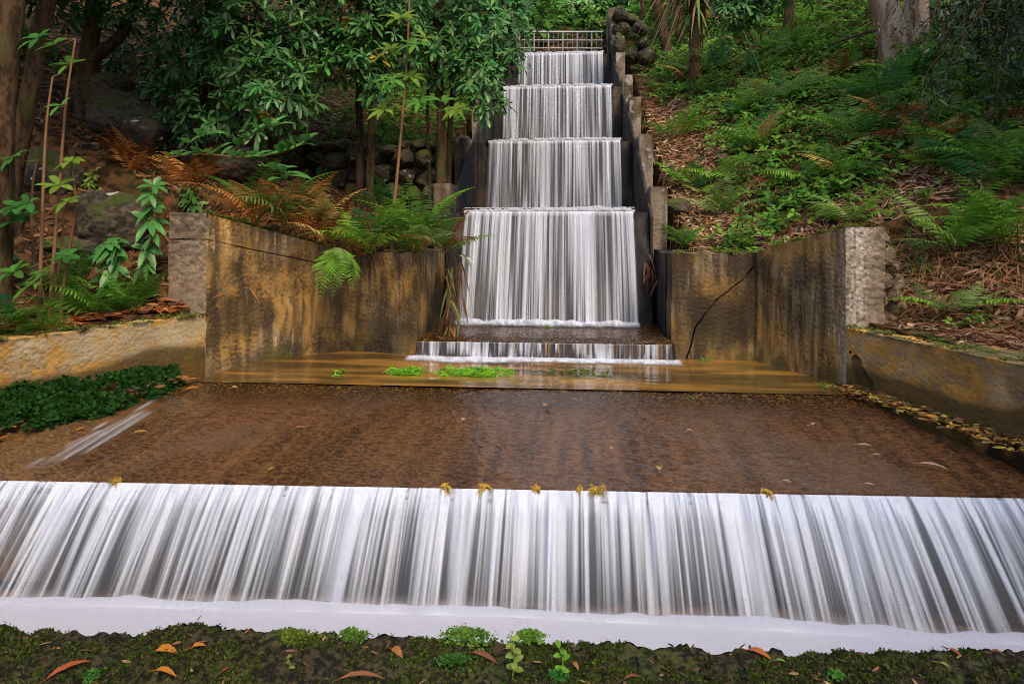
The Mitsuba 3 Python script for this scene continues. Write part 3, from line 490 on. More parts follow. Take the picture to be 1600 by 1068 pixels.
# dry hanging leaf strips of a shaggy plant on the upper bank
t = thing('shaggy_palm', 'shaggy plant with long drooping dead leaves on the upper right bank', 'plant')
c0 = at(1085, -6, 15); v = []
for k in range(80):
    a_ = U(0, 6.28); d_ = np.array([math.cos(a_), math.sin(a_) * .6, U(-.2, .8)])
    v.append(leaves(c0 + rng.normal(size=3) * .2, d_, [0, 0, 1], U(.8, 1.6), .03, (np.array([.26, .16, .08]) if U(0, 1) < .7 else np.array([.14, .24, .06])) * U(.4, 1.1), 'blade', U(.9, 1.6), .4))
obj('fronds', shape(cat(v), 'dry_leaf'), t, kind='stuff')
tb = g0(c0[0], c0[1]); part_tube('trunk', bark_path([tb, c0], .14, .1), 'bark', t)

# ---------------------------------------------------------------- saplings and broad-leaved plants, each leaf its own part
def leaf_part(parent, P, D, L, W, col, kind='oval', droop=.25, bsdf='soft_leaf', N=(0, -.4, 1), name='leaf'):
    obj(name, shape(leaves(P, D, N, L, W, col, kind, droop, .22), bsdf), parent)
def whorl_parts(parent, Q, A, size, col, per, kind='oval', width=.2, bsdf='soft_leaf', droop=.3):
    A = nrm(A); ang = np.arange(per) * 2.399 + U(0, 6); D = around(np.repeat(A[None], per, 0), ang, U(.0, .55, per))
    for k in range(per): leaf_part(parent, Q + D[k] * .01, D[k], size * U(.7, 1.1), size * width * U(.8, 1.1), np.array(col) * U(.75, 1.3), kind, U(.1, droop * 1.6), bsdf, A)
def stem(parent, pts, r0, r1, col=(.16, .09, .045), n=14, sides=7):
    p = smooth_path(pts, n); obj('stem', shape(tube(p, np.linspace(r0, r1, n), sides, col), 'stem'), parent); return p
t = thing('sapling', 'thin straight brown sapling with light green leaf whorls above the ferns', 'sapling')
p = stem(t, [g0(*at(612, 388, 8.1)[:2]), at(612, 380, 8.1), at(620, 280, 8.1), at(629, 180, 8.1), at(636, 80, 8.1), at(641, -30, 8.1)], .024, .010, (.26, .14, .075), 20, 8)
for (a0, e0) in (((628, 185), (655, 160)), ((628, 185), (690, 158)), ((630, 168), (600, 172)), ((634, 100), (612, 78)), ((634, 95), (650, 70)), ((636, 70), (665, 60)), ((629, 182), (712, 172)), ((632, 130), (640, 120)), ((639, 30), (625, 28)), ((630, 160), (612, 125))):
    a1, e1 = at(*a0, 8.1), at(*e0, 8.05 + U(-.25, .15)); stem(t, [a1, (a1 + e1) / 2 + [0, 0, -.03], e1], .007, .003, (.2, .13, .05), 6, 5)
    whorl_parts(t, e1, [U(-.2, .2), -.5, .8], .24, GREENS['fresh'] if U(0, 1) < .65 else GREENS['lime'], int(U(5, 11)), 'lance', .15, 'soft_leaf', .3)
t = thing('leafy_branch', 'low spreading branch with big smooth oval leaves over the dry bracken', 'plant')
p1 = stem(t, [g0(*at(240, 285, 7.9)[:2]), at(240, 275, 7.8), at(262, 248, 7.6), at(320, 241, 7.4), at(385, 246, 7.3), at(440, 238, 7.3), at(478, 222, 7.3)], .012, .005, (.22, .15, .06), 24)
p2 = stem(t, [p1[9], at(300, 220, 7.4), at(320, 212, 7.3)], .006, .003, (.2, .16, .06), 6)
p3 = stem(t, [p1[13], at(378, 225, 7.3), at(400, 205, 7.3), at(430, 196, 7.3)], .006, .003, (.2, .16, .06), 8)
p4 = stem(t, [p1[16], at(420, 262, 7.2), at(450, 272, 7.2), at(440, 285, 7.1)], .006, .003, (.2, .16, .06), 8)
for pth, k0 in ((p1, 7), (p2, 2), (p3, 2), (p4, 2)):
    for k in range(k0, len(pth)):
        for s in (-1, 1):
            if U(0, 1) < .88:
                tg = nrm(pth[min(k + 1, len(pth) - 1)] - pth[k - 1])
                leaf_part(t, pth[k], nrm(tg * U(.2, .9) + np.array([0, -.35, U(.2, .9)]) * 1 + np.array([s * .3, s * .7, 0])), U(.19, .29), U(.042, .062), np.array((.10, .28, .075) if U(0, 1) < .9 else (.38, .30, .04)) * U(.7, 1.35), 'oval', U(.1, .5))
t = thing('stem_cluster', 'clump of tall bare brown stems with leaf whorls standing on the low wall bank', 'plant')
bx = [(62, 478, 6.5), (78, 480, 6.5), (84, 478, 6.6), (70, 470, 6.8), (96, 472, 6.5)]
tops = [[(66, 330), (72, 200), (82, 120)], [(92, 300), (103, 160), (118, 60)], [(96, 380), (100, 320)], [(52, 400), (50, 300), (58, 250)], [(108, 390), (118, 320), (112, 260)]]
wh = [((95, 165, 6.4), 'fresh'), ((18, 247, 6.5), 'mid'), ((44, 318, 6.3), 'mid'), ((28, 322, 6.4), 'mid'), ((92, 290, 6.4), 'lime'), ((106, 315, 6.4), 'lime'), ((62, 428, 6.3), 'fresh'), ((20, 425, 6.2), 'fresh'), ((48, 445, 6.2), 'fresh'), ((105, 400, 6.4), 'mid'), ((112, 252, 6.5), 'lime'), ((84, 70, 6.5), 'fresh'), ((110, 100, 6.6), 'fresh'), ((60, 60, 6.6), 'mid'), ((30, 342, 6.5), 'mid')]
for b_, tp in zip(bx, tops): stem(t, [g0(*at(*b_)[:2]), at(*b_)] + [at(px, py, b_[2]) for px, py in tp], .021 if tp[0][0] != 96 else .016, .008, np.array((.22, .12, .065)) * U(.7, 1.2), 18, 8)
for (q, tn) in wh:
    Qp = at(*q); near_ = min((at(px, py, b_[2]) for b_, tp in zip(bx, tops) for px, py in tp), key=lambda z: np.linalg.norm(z - Qp))
    stem(t, [near_, (near_ + Qp) / 2 + [0, 0, -.02], Qp], .005, .003, (.2, .15, .05), 6, 5)
    whorl_parts(t, Qp, [U(-.3, .3), -.5, .8], .18, GREENS[tn], int(U(4, 10)), 'oval', .2)
for nm, lab, path, size, tn in (('broadleaf_plant', 'glossy plant with drooping dark leaves leaning on the end of the wing wall', [(228, 470), (236, 400), (238, 340), (236, 290)], .20, 'mid'), ('broadleaf_plant', 'bushy glossy plant rising from the ferns before the wing wall end', [(185, 490), (182, 440), (180, 395), (176, 380)], .22, 'mid'),
                                ('broadleaf_plant', 'small yellowing plant on top of the wing wall, left of the orange bracken', [(305, 318), (300, 300), (296, 280)], .15, 'fresh'), ('broadleaf_plant', 'seedling with oval leaves against the big boulder', [(150, 300), (146, 285), (150, 265)], .09, 'lime'),
                                ('broadleaf_plant', 'dark leafy shoot in the shade by the twin slim trunks', [(510, 290), (512, 275), (512, 250)], .16, 'deep'), ('broadleaf_plant', 'low dark leafy shoot at the picture edge under the stem clump', [(10, 420), (14, 400), (12, 375)], .13, 'mid')):
    t = thing(nm, lab, 'plant'); f = on(*path[0]); d = float((f - CAM) @ [-SY, CY, 0]); pts = [at(px, py, d) for px, py in path]
    p = stem(t, [g0(*pts[0][:2])] + pts, .010, .004, (.10, .12, .04), 12, 6)
    for k in (3, 4, 5, 6, 7, 8, 9, 10, 11): whorl_parts(t, p[k] + [U(-.05, .05), -.02, 0], [U(-.6, .6), -.7, .7 if k < 11 else 1], size * U(.75, 1.1), GREENS[tn], 6, 'oval', .2, 'glossy_leaf', .5)

# ---------------------------------------------------------------- ferns
def frond_mesh(fine, col, seed, arch=.55, pairs=20):
    """a frond one metre long along +x, arching up and over, of paired pinnae cut into leaflets"""
    r = np.random.default_rng(seed); s = np.linspace(0, 1, 14)
    rach = np.stack([s * .92, .06 * np.sin(s * 2 + seed), arch * (s - 1.15 * s**2.1)], -1)
    parts = [tube(rach, np.linspace(.007, .002, 14), 4, np.array(col) * [1.3, .9, .7])]
    t = np.linspace(.13, .99, pairs); B = np.stack([np.interp(t, s, rach[:, k]) for k in range(3)], -1); Tg = nrm(np.stack([np.interp(t, s, np.gradient(rach[:, k])) for k in range(3)], -1))
    ln = .27 * np.minimum(1, (1 - t) * 1.55 + .05) * np.minimum(1, t * 3.2) * r.uniform(.85, 1.1, pairs)
    for sd in (-1, 1):
        S = nrm(np.cross([0, 0, 1], Tg)) * sd; D = nrm(S + Tg * .45 + np.array([0, 0, -.10]) + r.normal(size=(pairs, 3)) * .06); N = nrm(np.cross(D, np.cross([0, 0, 1.0], D)))
        c = np.array(col) * r.uniform(.75, 1.25, (pairs, 1))
        if not fine: parts.append(leaves(B, D, N, ln, ln * .085 + .003, c, 'lance', .25, .15)); continue
        parts.append(leaves(B, D, N, ln, ln * .065 + .002, c, 'lance', .25, .15)); continue
        for k in range(pairs):
            m = max(3, int(9 * ln[k] / .27)); u = np.linspace(.06, .97, m); pb = B[k] + D[k] * (ln[k] * u)[:, None] + [0, 0, -1] * (.22 * ln[k] * u**2)[:, None]
            X = np.cross(D[k], N[k])
            for s2 in (-1, 1): parts.append(leaves(pb, X * s2 + D[k] * .5, N[k], ln[k] * .24 * (1.08 - u) + .006, ln[k] * .045 + .001, c[k], 'tiny', .15, .1))
    return cat(parts)
FCOL = dict(green=(.13, .31, .05), bright=(.20, .42, .06), teal=(.085, .26, .10), orange=(.72, .34, .11), gold=(.66, .48, .18), pale=(.24, .38, .12), brown=(.20, .085, .03))
FR = {}
for tn, c in FCOL.items():
    for fine in (True, False): FR[tn, fine] = [shape(frond_mesh(fine, c, 11 * k + len(tn), (.42, .62, .30, .5)[k], 18 if fine else 14), 'soft_leaf') for k in range(4 if fine else 3)]
def fern(label, foot, length, n, tones, fine=True, spread=(0, 360), tilt=(10, 45), group=None, name='fern'):
    t = thing(name, label, 'fern', group); foot = np.asarray(foot, float)
    for k in range(n):
        tone = tones[int(U(0, len(tones)))]; a_ = spread[0] + (spread[1] - spread[0]) * (k + U(.1, .9)) / n; L = length * 1.25 * U(.7, 1.15)
        fr = FR[tone, fine][int(U(0, len(FR[tone, fine])))]
        obj('frond', {**fr, 'to_world': T().translate((foot + [U(-.03, .03), U(-.03, .03), -.02]).tolist()).rotate([0, 0, 1], a_).rotate([0, 1, 0], -U(*tilt)).rotate([1, 0, 0], U(-25, 25)).scale(L)}, t)
    return t
LEFT = [('orange dead bracken heaped on the wing wall, first from its pale end', (400, 345, 7.75), .72, 11, ('orange', 'gold', 'green'), (170, 370)), ('large orange and pale green bracken at the middle of the wing wall top', (448, 352, 7.85), .70, 13, ('orange', 'gold', 'pale', 'pale', 'bright'), (160, 390)),
        ('rusty bracken drooping to the inner end of the wing wall', (500, 372, 7.95), .62, 12, ('orange', 'brown', 'gold'), (170, 380)), ('dense rusty bracken heap behind the middle of the wing wall', (465, 345, 8.4), .6, 9, ('orange', 'pale', 'green'), (150, 390)), ('yellow green fern hanging down over the wing wall top, beside the rusty bracken', (530, 388, 7.72), .56, 7, ('bright', 'bright', 'pale'), (235, 315), (-55, 5)),
        ('bright green fern directly left of the sapling stem', (575, 392, 8.05), .72, 12, ('bright', 'teal', 'bright'), (150, 390)), ('large bright fern arching over the back wall, right of the sapling stem', (655, 392, 8.1), .85, 14, ('bright', 'bright', 'pale'), (150, 400)),
        ('shaded fern close against the lowest stepped pier by the falls', (694, 392, 8.0), .52, 10, ('green', 'pale', 'brown'), (200, 380)), ('green fern at the foot of the wing wall end above the orange leaves', (205, 488, 6.95), .52, 12, ('bright', 'green'), (160, 380)), ('lush green fern between the glossy plant and the stem clump', (152, 496, 6.8), .62, 13, ('bright', 'green'), (150, 390)),
        ('fern hanging over the low wall top beneath the stem clump', (62, 525, 6.2), .46, 10, ('green', 'bright'), (170, 370)), ('fern beneath the big boulder beside the stems', (128, 450, 7.1), .55, 9, ('green', 'teal', 'bright'), (170, 370)), ('dim fern at the picture edge above the low wall', (5, 520, 6.0), .5, 9, ('green', 'teal'), (180, 380)),
        ('small pale fern in the shade of the dry stone wall', (600, 325, 9.4), .5, 8, ('teal', 'green'), (180, 360)), ('brown curled dead fern in front of the shaded boulders', (205, 272, 8.6), .6, 10, ('orange', 'brown'), (170, 370)), ('dead rusty fern under the big-leaved branch', (310, 300, 7.9), .55, 12, ('orange', 'brown'), (170, 370))]
RIGHT = [('bracken with long separate fronds above the leaf litter at the right', (1490, 395), .75, 8, ('bright', 'bright', 'pale'), (120, 420)), ('tall bracken at the right picture edge', (1585, 385), .95, 9, ('green', 'bright'), (100, 280)), ('pale green fern lying on the litter above the low wall', (1485, 492), .6, 9, ('pale', 'pale', 'bright'), (150, 400)),
         ('green fern directly above the broken end of the wing wall', (1330, 350), .62, 10, ('bright', 'bright', 'pale'), (100, 440)), ('large grey green fern in the middle of the slope, drooping downhill', (1340, 225), .95, 8, ('teal', 'grey2', 'green'), (170, 390)), ('hanging dark fern just below the big grey green one', (1318, 285), .7, 6, ('teal', 'green'), (200, 320)),
         ('bright feathery fern on the bank above the split wall', (1130, 335), .62, 10, ('bright', 'pale'), (150, 400)), ('yellow green fern close beside the stepped pier on the litter strip', (1075, 290), .6, 8, ('bright', 'green'), (150, 390)), ('low fern right behind the split wall', (1070, 385), .38, 8, ('green', 'bright'), (160, 380)),
         ('fern with fronds fanned below the pale trunks', (1370, 165), 1.0, 9, ('teal', 'green'), (150, 400)), ('large feathery fern high on the slope left of the pale trunks', (1230, 160), 1.0, 9, ('teal', 'pale'), (150, 400)), ('upright light fern on the upper slope near the brown trunks', (1110, 120), .95, 9, ('teal', 'pale'), (150, 400)),
         ('bright fern beside the litter strip half way up the cascade', (1060, 215), .8, 8, ('bright', 'green'), (150, 390)), ('yellowing fern frond clump on the middle slope', (1180, 235), .75, 8, ('gold', 'bright', 'green'), (150, 390)), ('rusty dead bracken hollow under the dark tree', (1480, 235), .85, 10, ('brown', 'orange', 'brown'), (120, 420)),
         ('dead brown bracken beside the grey green fern', (1400, 200), .75, 8, ('brown', 'orange'), (120, 420)), ('dim tall fern in the shade near the right picture edge', (1560, 300), .9, 8, ('green', 'teal'), (120, 400)), ('fern tuft by the dark stone on the brown slope', (1225, 330), .45, 7, ('green', 'teal'), (160, 380))]
FR['grey2', True] = FR['pale', True]
for lab, pq, L, n, tones, sp, *tl in LEFT + RIGHT: fern(lab, on(*pq) if len(pq) == 2 else at(*pq), L, n, tones, True, sp, tl[0] if tl else (18, 62) if len(pq) == 3 else (15, 55))
# ---------------------------------------------------------------- more ferns, ground cover and litter on the slopes
cnt = 0
while cnt < 75:
    px, py = U(1010, 1600), U(20, 330); q = on(px, py)
    if q[1] > 22 or (py > 235 and U(0, 1) < .6) or (q[0] < 2.6 and U(0, 1) < .7): continue
    far = q[1] > 10.5; cnt += 1
    fern('small green fern growing through the brambles of the right slope', q, U(.45, .8), 5 if far else 6, ('green', 'bright', 'bright', 'pale', 'teal') if U(0, 1) < .86 else ('gold', 'brown'), not far, (150, 400), group='ferns of the right slope')
def scatter(n, box, keep):
    x, y = U(box[0], box[1], n), U(box[2], box[3], n); k = keep(x, y) > U(0, 1, n); x, y = x[k], y[k]
    return np.stack([x, y, ground(x, y)], -1), ground_n(x, y)
def edge_r(y): return np.interp(y, *EDGE_R)
def edge_l(y): return np.interp(y, *EDGE_L)
def nz(x, y, s, seed): return meshkit.fbm(np.stack([x * s, y * s, x * 0], -1), 3, seed)
def green_r(x, y):
    return np.clip((y - 8.6 + 4.2 * (nz(x, y, .55, 21) - .5) - .10 * np.maximum(0, x - 5)) / 1.0, .03, 1) * np.clip((x - edge_r(y) - .45) / .7 - .9 * (y > 9) * (y < 15) + .25, 0, 1)
def lying(q, n_, k, L, W, cols, kind='lance', bsdf='dry_leaf', lift=.02, steep=.25, droop=.1):
    m = len(q); a = U(0, 6.28, m); T1 = nrm(np.cross(n_, [0.3, 1, 0])); T2 = np.cross(n_, T1)
    D = nrm(T1 * np.cos(a)[:, None] + T2 * np.sin(a)[:, None] + n_ * U(-steep * .3, steep, m)[:, None])
    N = nrm(n_ + rng.normal(size=(m, 3)) * .45); c = np.array(cols)[rng.integers(0, len(cols), m)] * U(.5, 1.35, (m, 1))
    return leaves(q + n_ * U(.003, lift, m)[:, None], D, N, L * U(.5, 1.2, m), W * U(.7, 1.3, m), c, kind, droop, U(-.5, .5, m))
BROWN = [(.28, .14, .075), (.36, .22, .14), (.19, .095, .05), (.44, .30, .20), (.30, .12, .05)]
q, n_ = scatter(26000, (1.6, 9, 4.4, 15), lambda x, y: (x > edge_r(y) + .38 * (y < 7.8) + .06) * (1.05 - green_r(x, y)))
obj('leaf_litter', shape(lying(q, n_, 0, .15, .014, BROWN, lift=.035), 'dry_leaf'), kind='stuff', label='brown fallen leaves covering the lower right slope')
q, n_ = scatter(9000, (2.6, 8.5, 5.5, 10.5), lambda x, y: (x > edge_r(y) + .5) * (nz(x, y, .8, 3) > .46))
obj('dead_bracken_litter', shape(lying(q, n_, 0, .30, .006, [(.20, .085, .035), (.15, .06, .025), (.27, .13, .06)], 'blade', lift=.09, steep=.5), 'dry_leaf'), kind='stuff', label='tangle of dry rust brown bracken stalks on the right slope')
def cover(q, n_, size, h, cols, per=3, kind='oval', width=.34):
    m = len(q); top = q + np.stack([U(-.05, .05, m), U(-.05, .05, m), U(.15, 1, m) * h], -1)
    A = nrm(n_ * .5 + [0, -.45, .8] + rng.normal(size=(m, 3)) * .3)
    c = np.array(cols)[rng.integers(0, len(cols), m)] * U(.6, 1.4, (m, 1))
    return rosettes(top, A, size * U(.7, 1.25, m), c, per, kind, width, .2)
q, n_ = scatter(22000, (1.8, 11, 7.9, 21), green_r)
hh = .10 + .45 * nz(q[:, 0], q[:, 1], 1.1, 31) ** 1.5
obj('bramble_cover', shape(cover(q, n_, .095, hh, [(.09, .25, .04), (.14, .33, .05), (.075, .20, .04), (.20, .36, .06), (.11, .16, .04)]), 'soft_leaf'), kind='stuff', label='dense low green brambles over the upper right slope')
q, n_ = scatter(7000, (-7, 9, 20, 36), lambda x, y: .9 + 0 * x)
obj('undergrowth', shape(cover(q, n_, .22, .9, [(.07, .19, .03), (.11, .25, .045), (.05, .13, .03)], 4), 'soft_leaf'), kind='stuff', label='green undergrowth on the hillside behind the head of the cascade')
q, n_ = scatter(3500, (2.2, 8, 6.2, 9.5), lambda x, y: (x > edge_r(y) + .45) * (nz(x, y, 1.3, 12) > .56))
obj('small_weeds', shape(cover(q, n_, .05, .10, [(.10, .24, .04), (.15, .27, .04)], 4), 'soft_leaf'), kind='stuff', label='small green weeds dotted over the brown litter')
q, n_ = scatter(5000, (-6.5, -1.6, 10.8, 16), lambda x, y: (x < -1.7) * np.where((x > -3.7), 1.0, .25) * (nz(x, y, .9, 8) > .36))
obj('weed_cover', shape(cover(q, n_, .085, .35, [(.08, .23, .035), (.12, .29, .045), (.06, .16, .03)]), 'soft_leaf'), kind='stuff', label='fresh green weeds above the dry stone wall')
q, n_ = scatter(15000, (-9, -1.55, 4.4, 14), lambda x, y: (x < edge_l(y) - .30 * (y < 8) - .03) * np.where(nz(x, y, .9, 4) > .42, 1, .35))
obj('leaf_litter', shape(lying(q, n_, 0, .14, .015, [(.24, .11, .05), (.30, .16, .085), (.17, .08, .04), (.12, .06, .03)], lift=.035), 'dry_leaf'), kind='stuff', label='dark brown fallen leaves over the shaded left bank')
# orange leaves heaped along the low wall top
s_ = U(0, 1, 420); x = -3.86 + (s_ * -1.2) + U(-.14, .10, 420); y = 7.0 - s_ * 2.0 + U(-.05, .05, 420)
q = np.stack([x - .02, y, np.maximum(ground(x - .1, y), .56) + .005], -1)
obj('orange_litter', shape(lying(q, np.tile([0, 0, 1.0], (420, 1)), 0, .17, .016, [(.42, .13, .03), (.36, .15, .05), (.28, .09, .03), (.45, .22, .09)], lift=.05, steep=.35), 'dry_leaf'), kind='stuff', label='orange brown fallen leaves heaped along the left low wall top')
q, n_ = scatter(4000, (-4.4, -1.6, 7.2, 9.2), lambda x, y: (x < edge_l(y) - .12) * (x > -4))
obj('dry_bracken', shape(lying(q, n_, 0, .24, .006, [(.40, .15, .03), (.30, .11, .03), (.22, .09, .03)], 'blade', lift=.14, steep=.6), 'dry_leaf'), kind='stuff', label='rusty dry bracken stalks matted behind the left wing wall')
# moss, seedlings and fallen bits along the tops of the concrete walls
P0 = []
for (a_, b_, w0, za, zb_, n) in ((LB, LA, .34, 1.65, 1.20, 700), (RB, RA, .3, 1.51, 1.21, 500), ((-2.36, 7.99), (-1.48, 7.82), .3, 1.2, 1.2, 400), ((1.44, 7.82), (2.34, 7.82), .3, 1.2, 1.2, 350), (LB, (-5.4, 3.5), .26, .555, .54, 900), (RB, (4.1, 3.0), .26, .55, .53, 500)):
    s_, o_ = U(0, 1, n), U(-.015, w0, n); a_, b_ = np.array(a_), np.array(b_); tdir = nrm(b_ - a_); nor = np.array([tdir[1], -tdir[0]]) * (1 if a_[1] == b_[1] else 1); nor = nor if nor[1] > 0 else -nor
    if a_[1] > b_[1] and abs(tdir[1]) > .8: nor = np.array([math.copysign(1, a_[0]), 0])
    k_ = nz(s_ * 9 * np.linalg.norm(b_ - a_), s_ * 0 + za * 5, 1, 41) > .47
    xy = a_ + (b_ - a_) * s_[:, None] + nor * o_[:, None]; P0.append(np.column_stack([xy, za + (zb_ - za) * s_ + .012])[k_])
P0 = np.vstack(P0); m = len(P0)
obj('wall_moss', shape(rosettes(P0, np.tile([0, -.3, 1.0], (m, 1)), U(.012, .04, m), np.array([(.11, .22, .035), (.16, .20, .05), (.08, .14, .03), (.20, .12, .05)])[rng.integers(0, 4, m)] * U(.5, 1.3, (m, 1)), 5, 'oval', .35, .2), 'soft_leaf'), kind='stuff', label='moss, crumbs and tiny weeds along the tops of the concrete walls')
# grass tufts
def tuft(label, foot, n, L, cols, droop=.8, name='grass_tuft', w=.006, group=None, bsdf='soft_leaf', lean=(0, -.2, 0)):
    a = U(0, 6.28, n); D = nrm(np.stack([np.cos(a) * .7, np.sin(a) * .7, U(.5, 1.6, n)], -1) + lean)
    c = np.array(cols)[rng.integers(0, len(cols), n)] * U(.6, 1.3, (n, 1))
    o = obj(name, shape(leaves(np.asarray(foot) + np.stack([U(-.07, .07, n), U(-.06, .06, n), U(-.03, 0, n)], -1), D, np.stack([np.cos(a), np.sin(a), a * 0 + .5], -1), L * U(.5, 1.15, n), w, c, 'blade', U(.3, droop * 1.4, n), .3), bsdf))
    return say(o, label, 'grass', group)
for lab, pq, n, L, cols in (('straw and green grass tuft right of the broken wall end', (1440, 425), 130, .34, [(.16, .25, .05), (.33, .27, .10)]), ('small grass tuft at the rim of the split wall', (1120, 392), 70, .2, [(.13, .25, .04)]), ('grass hanging over the corner between split wall and wing wall', (1185, 408), 90, .30, [(.14, .25, .04), (.25, .25, .07)]),
                            ('grass clump at the foot of the tall bracken', (1590, 410), 80, .3, [(.12, .2, .04), (.26, .2, .08)]), ('tiny weeds beside the leaf strip above the right low wall', (1510, 560), 40, .12, [(.13, .25, .04)]), ('light green tuft on the brown slope left of the dark stone', (1150, 300), 110, .34, [(.16, .3, .05), (.11, .22, .04)]),
                            ('fresh grass on the wing wall rim below the rusty bracken', (395, 345), 90, .17, [(.18, .36, .05)]), ('grass patch above the split wall on the litter', (1245, 300), 60, .3, [(.14, .22, .05), (.2, .12, .05)])):
    tuft(lab, on(*pq), n, L, cols)
for lab, pq, L in (('fallen dry branch on the right litter, pointing uphill', ((1505, 475), (1545, 440), (1592, 402)), .014), ('thin dead stick lying across the brown slope', ((1185, 372), (1225, 345), (1262, 322)), .010), ('curved fallen branch below the grey green fern', ((1330, 275), (1372, 292), (1405, 272)), .016)):
    pts = [on(*p_) + [0, -.02, .05] for p_ in pq]; say(obj('fallen_branch', shape(tube(smooth_path(pts, 10), np.linspace(L, L * .5, 10), 6, (.20, .115, .065)), 'stem')), lab, 'branch')
b0 = [at(1300, 68, 12.6), at(1340, 55, 12.4), at(1370, 48, 12.4), at(1398, 52, 12.8), at(1412, 68, 13.4)]
say(obj('fallen_branch', shape(tube(smooth_path(b0, 16), np.linspace(.02, .045, 16), 7, (.10, .055, .04)), 'stem')), 'bent dark branch arching before the pale trunks', 'branch')
v = []
for k in range(240):
    px, py = (U(1040, 1600), U(150, 520)) if k < 170 else (U(0, 560), U(150, 330)); q = on(px, py); a = U(0, 6.28); l_ = U(.15, .6)
    if q[1] > 16 or (q[0] < 3.3 and q[1] < 7.9 and q[0] > 0): continue
    e = q + [math.cos(a) * l_, math.sin(a) * l_, 0]; e[2] = float(ground(e[0], e[1])) + U(0, .12)
    v.append(tube(smooth_path([q + [0, 0, .02], (q + e) / 2 + [U(-.05, .05), 0, U(.02, .09)], e], 6), np.linspace(U(.004, .009), .002, 6), 5, np.array((.17, .10, .06)) * U(.4, 1.5)))
obj('twig_litter', shape(cat(v), 'stem'), kind='stuff', label='dry twigs strewn over the leaf litter of both banks')
# ---------------------------------------------------------------- stones
def stone(label, foot, size, seed, parent=None, name='boulder', rz=0, group=None, sub=4):
    m = put(boulder(size, seed, sub), np.asarray(foot), rz)
    o = obj(name, ply(m, 'rock', 40), parent)
    return o if parent else say(o, label, 'rock', group)
stone('large mossy boulder with white lichen dots behind the tall stems', at(172, 352, 8.0), (.52, .42, .48), 1)
stone('flat rock slab at the foot of the mossy boulder', at(112, 385, 7.7), (.42, .3, .13), 2)
stone('big dark boulder in deep shade beneath the forked tree', at(215, 185, 9.6), (.75, .5, .42), 3)
stone('long dark rock lying before the forked trunk', at(160, 150, 9.9), (.55, .45, .35), 4)
stone('rounded dark boulder above the dead fern', at(225, 215, 9.0), (.32, .3, .26), 5)
stone('shaded boulder behind the leaning trunk', at(70, 280, 8.4), (.5, .4, .45), 6)
stone('dark boulder below the big-leaved branch', at(370, 258, 9.2), (.45, .35, .28), 7)
stone('dark stone half buried in the brown right slope', on(1235, 310) + [0, 0, .02], (.16, .13, .13), 8)
stone('brown stone beside the lowest right pier', on(1060, 330) + [0, 0, .05], (.20, .15, .15), 9)
stone('flat stone on the litter just behind the split wall', on(1068, 372) + [0, 0, .03], (.16, .12, .09), 10)
t = thing('stone_arch', 'dark rough stone culvert arch on the upper bank beside the cascade', 'culvert')
for k, (px, py, sx, sz) in enumerate(((966, 72, .20, .35), (970, 44, .24, .22), (985, 33, .26, .18), (1000, 45, .22, .2), (1003, 68, .18, .2), (985, 88, .34, .22), (968, 25, .22, .2), (1010, 88, .3, .25))): stone(None, at(px, py, 17.2 + .15 * (k % 3)), (sx, .3, sz), 80 + k, t, 'stone', sub=3)
t = thing('stone_wall', 'mossy dry stone wall in the shade behind the twin slim trunks', 'wall')
k = 0
for row, (py, h) in enumerate(((303, 28), (275, 30), (248, 26), (232, 18))):
    px = 452 + 11 * (row % 2)
    while px < 690:
        wd = U(20, 44) if row < 3 else U(18, 30)
        stone(None, at(px + wd / 2, py + U(-5, 5), 10.55 + U(-.06, .10) - .002 * (px - 560)), (px2m(wd * .56, 10.5), .26, px2m(h * .60, 10.5)), 100 + k, t, 'stone', sub=3); px += wd; k += 1
# ---------------------------------------------------------------- railing at the head of the cascade
t = thing('railing', 'grey metal footbridge railing across the head of the cascade', 'railing')
D0 = 19.6
def rail(px0, py0, px1, py1, r, nm):
    v = tube([at(px0, py0, D0), at(px1, py1, D0)], [r, r], 8); obj(nm, ply((v[0], v[1]), 'metal', True), t)
rail(808, 50, 942, 50, .035, 'top_rail'); rail(808, 63, 942, 63, .022, 'middle_rail'); rail(808, 75.5, 942, 75.5, .022, 'bottom_rail')
for px in np.arange(812, 942, 22.5): rail(px, 80, px, 50, .026, 'post')
for px in np.arange(812, 941, 7.5): rail(px, 75.5, px, 50.5, .008, 'bar')
# ---------------------------------------------------------------- mossy ledge in the foreground
LX, LYY = np.meshgrid(np.linspace(-5, 5, 640), np.linspace(0, 1, 90)); back = 3.30 + .045 * LX + .10 * (nz(LX, LX * 0, 1.3, 5) - .5) + .07 * (nz(LX, LX * 0, 7, 6) - .5)
YY = back - LYY * 1.7
P3 = np.stack([LX, YY, LX * 0], -1)
top = -.465 + .075 * (meshkit.fbm(P3 * 2.2, 3, 9) - .5) + .055 * (meshkit.fbm(P3 * 9, 3, 10) - .5) + .05 * (meshkit.fbm(P3 * 30, 3, 11) - .5)
LZ = np.where(LYY < .035, -.50 - .30 * np.maximum(0, 1 - LYY / .035) ** 1.5 + (top + .5), top)
obj('mossy_ledge', ply(((lambda g: g)(np.stack([LX, YY, LZ], -1).reshape(-1, 3)), (lambda a: np.vstack([np.stack([a, a + 640, a + 641], -1), np.stack([a, a + 641, a + 1], -1)]))((np.arange(89)[:, None] * 640 + np.arange(639)[None]).ravel())), 'moss', True), kind='structure', label='mossy dark concrete ledge in the foreground')
from scipy.interpolate import RegularGridInterpolator
rgi = RegularGridInterpolator((np.linspace(0, 1, 90), np.linspace(-5, 5, 640)), LZ)
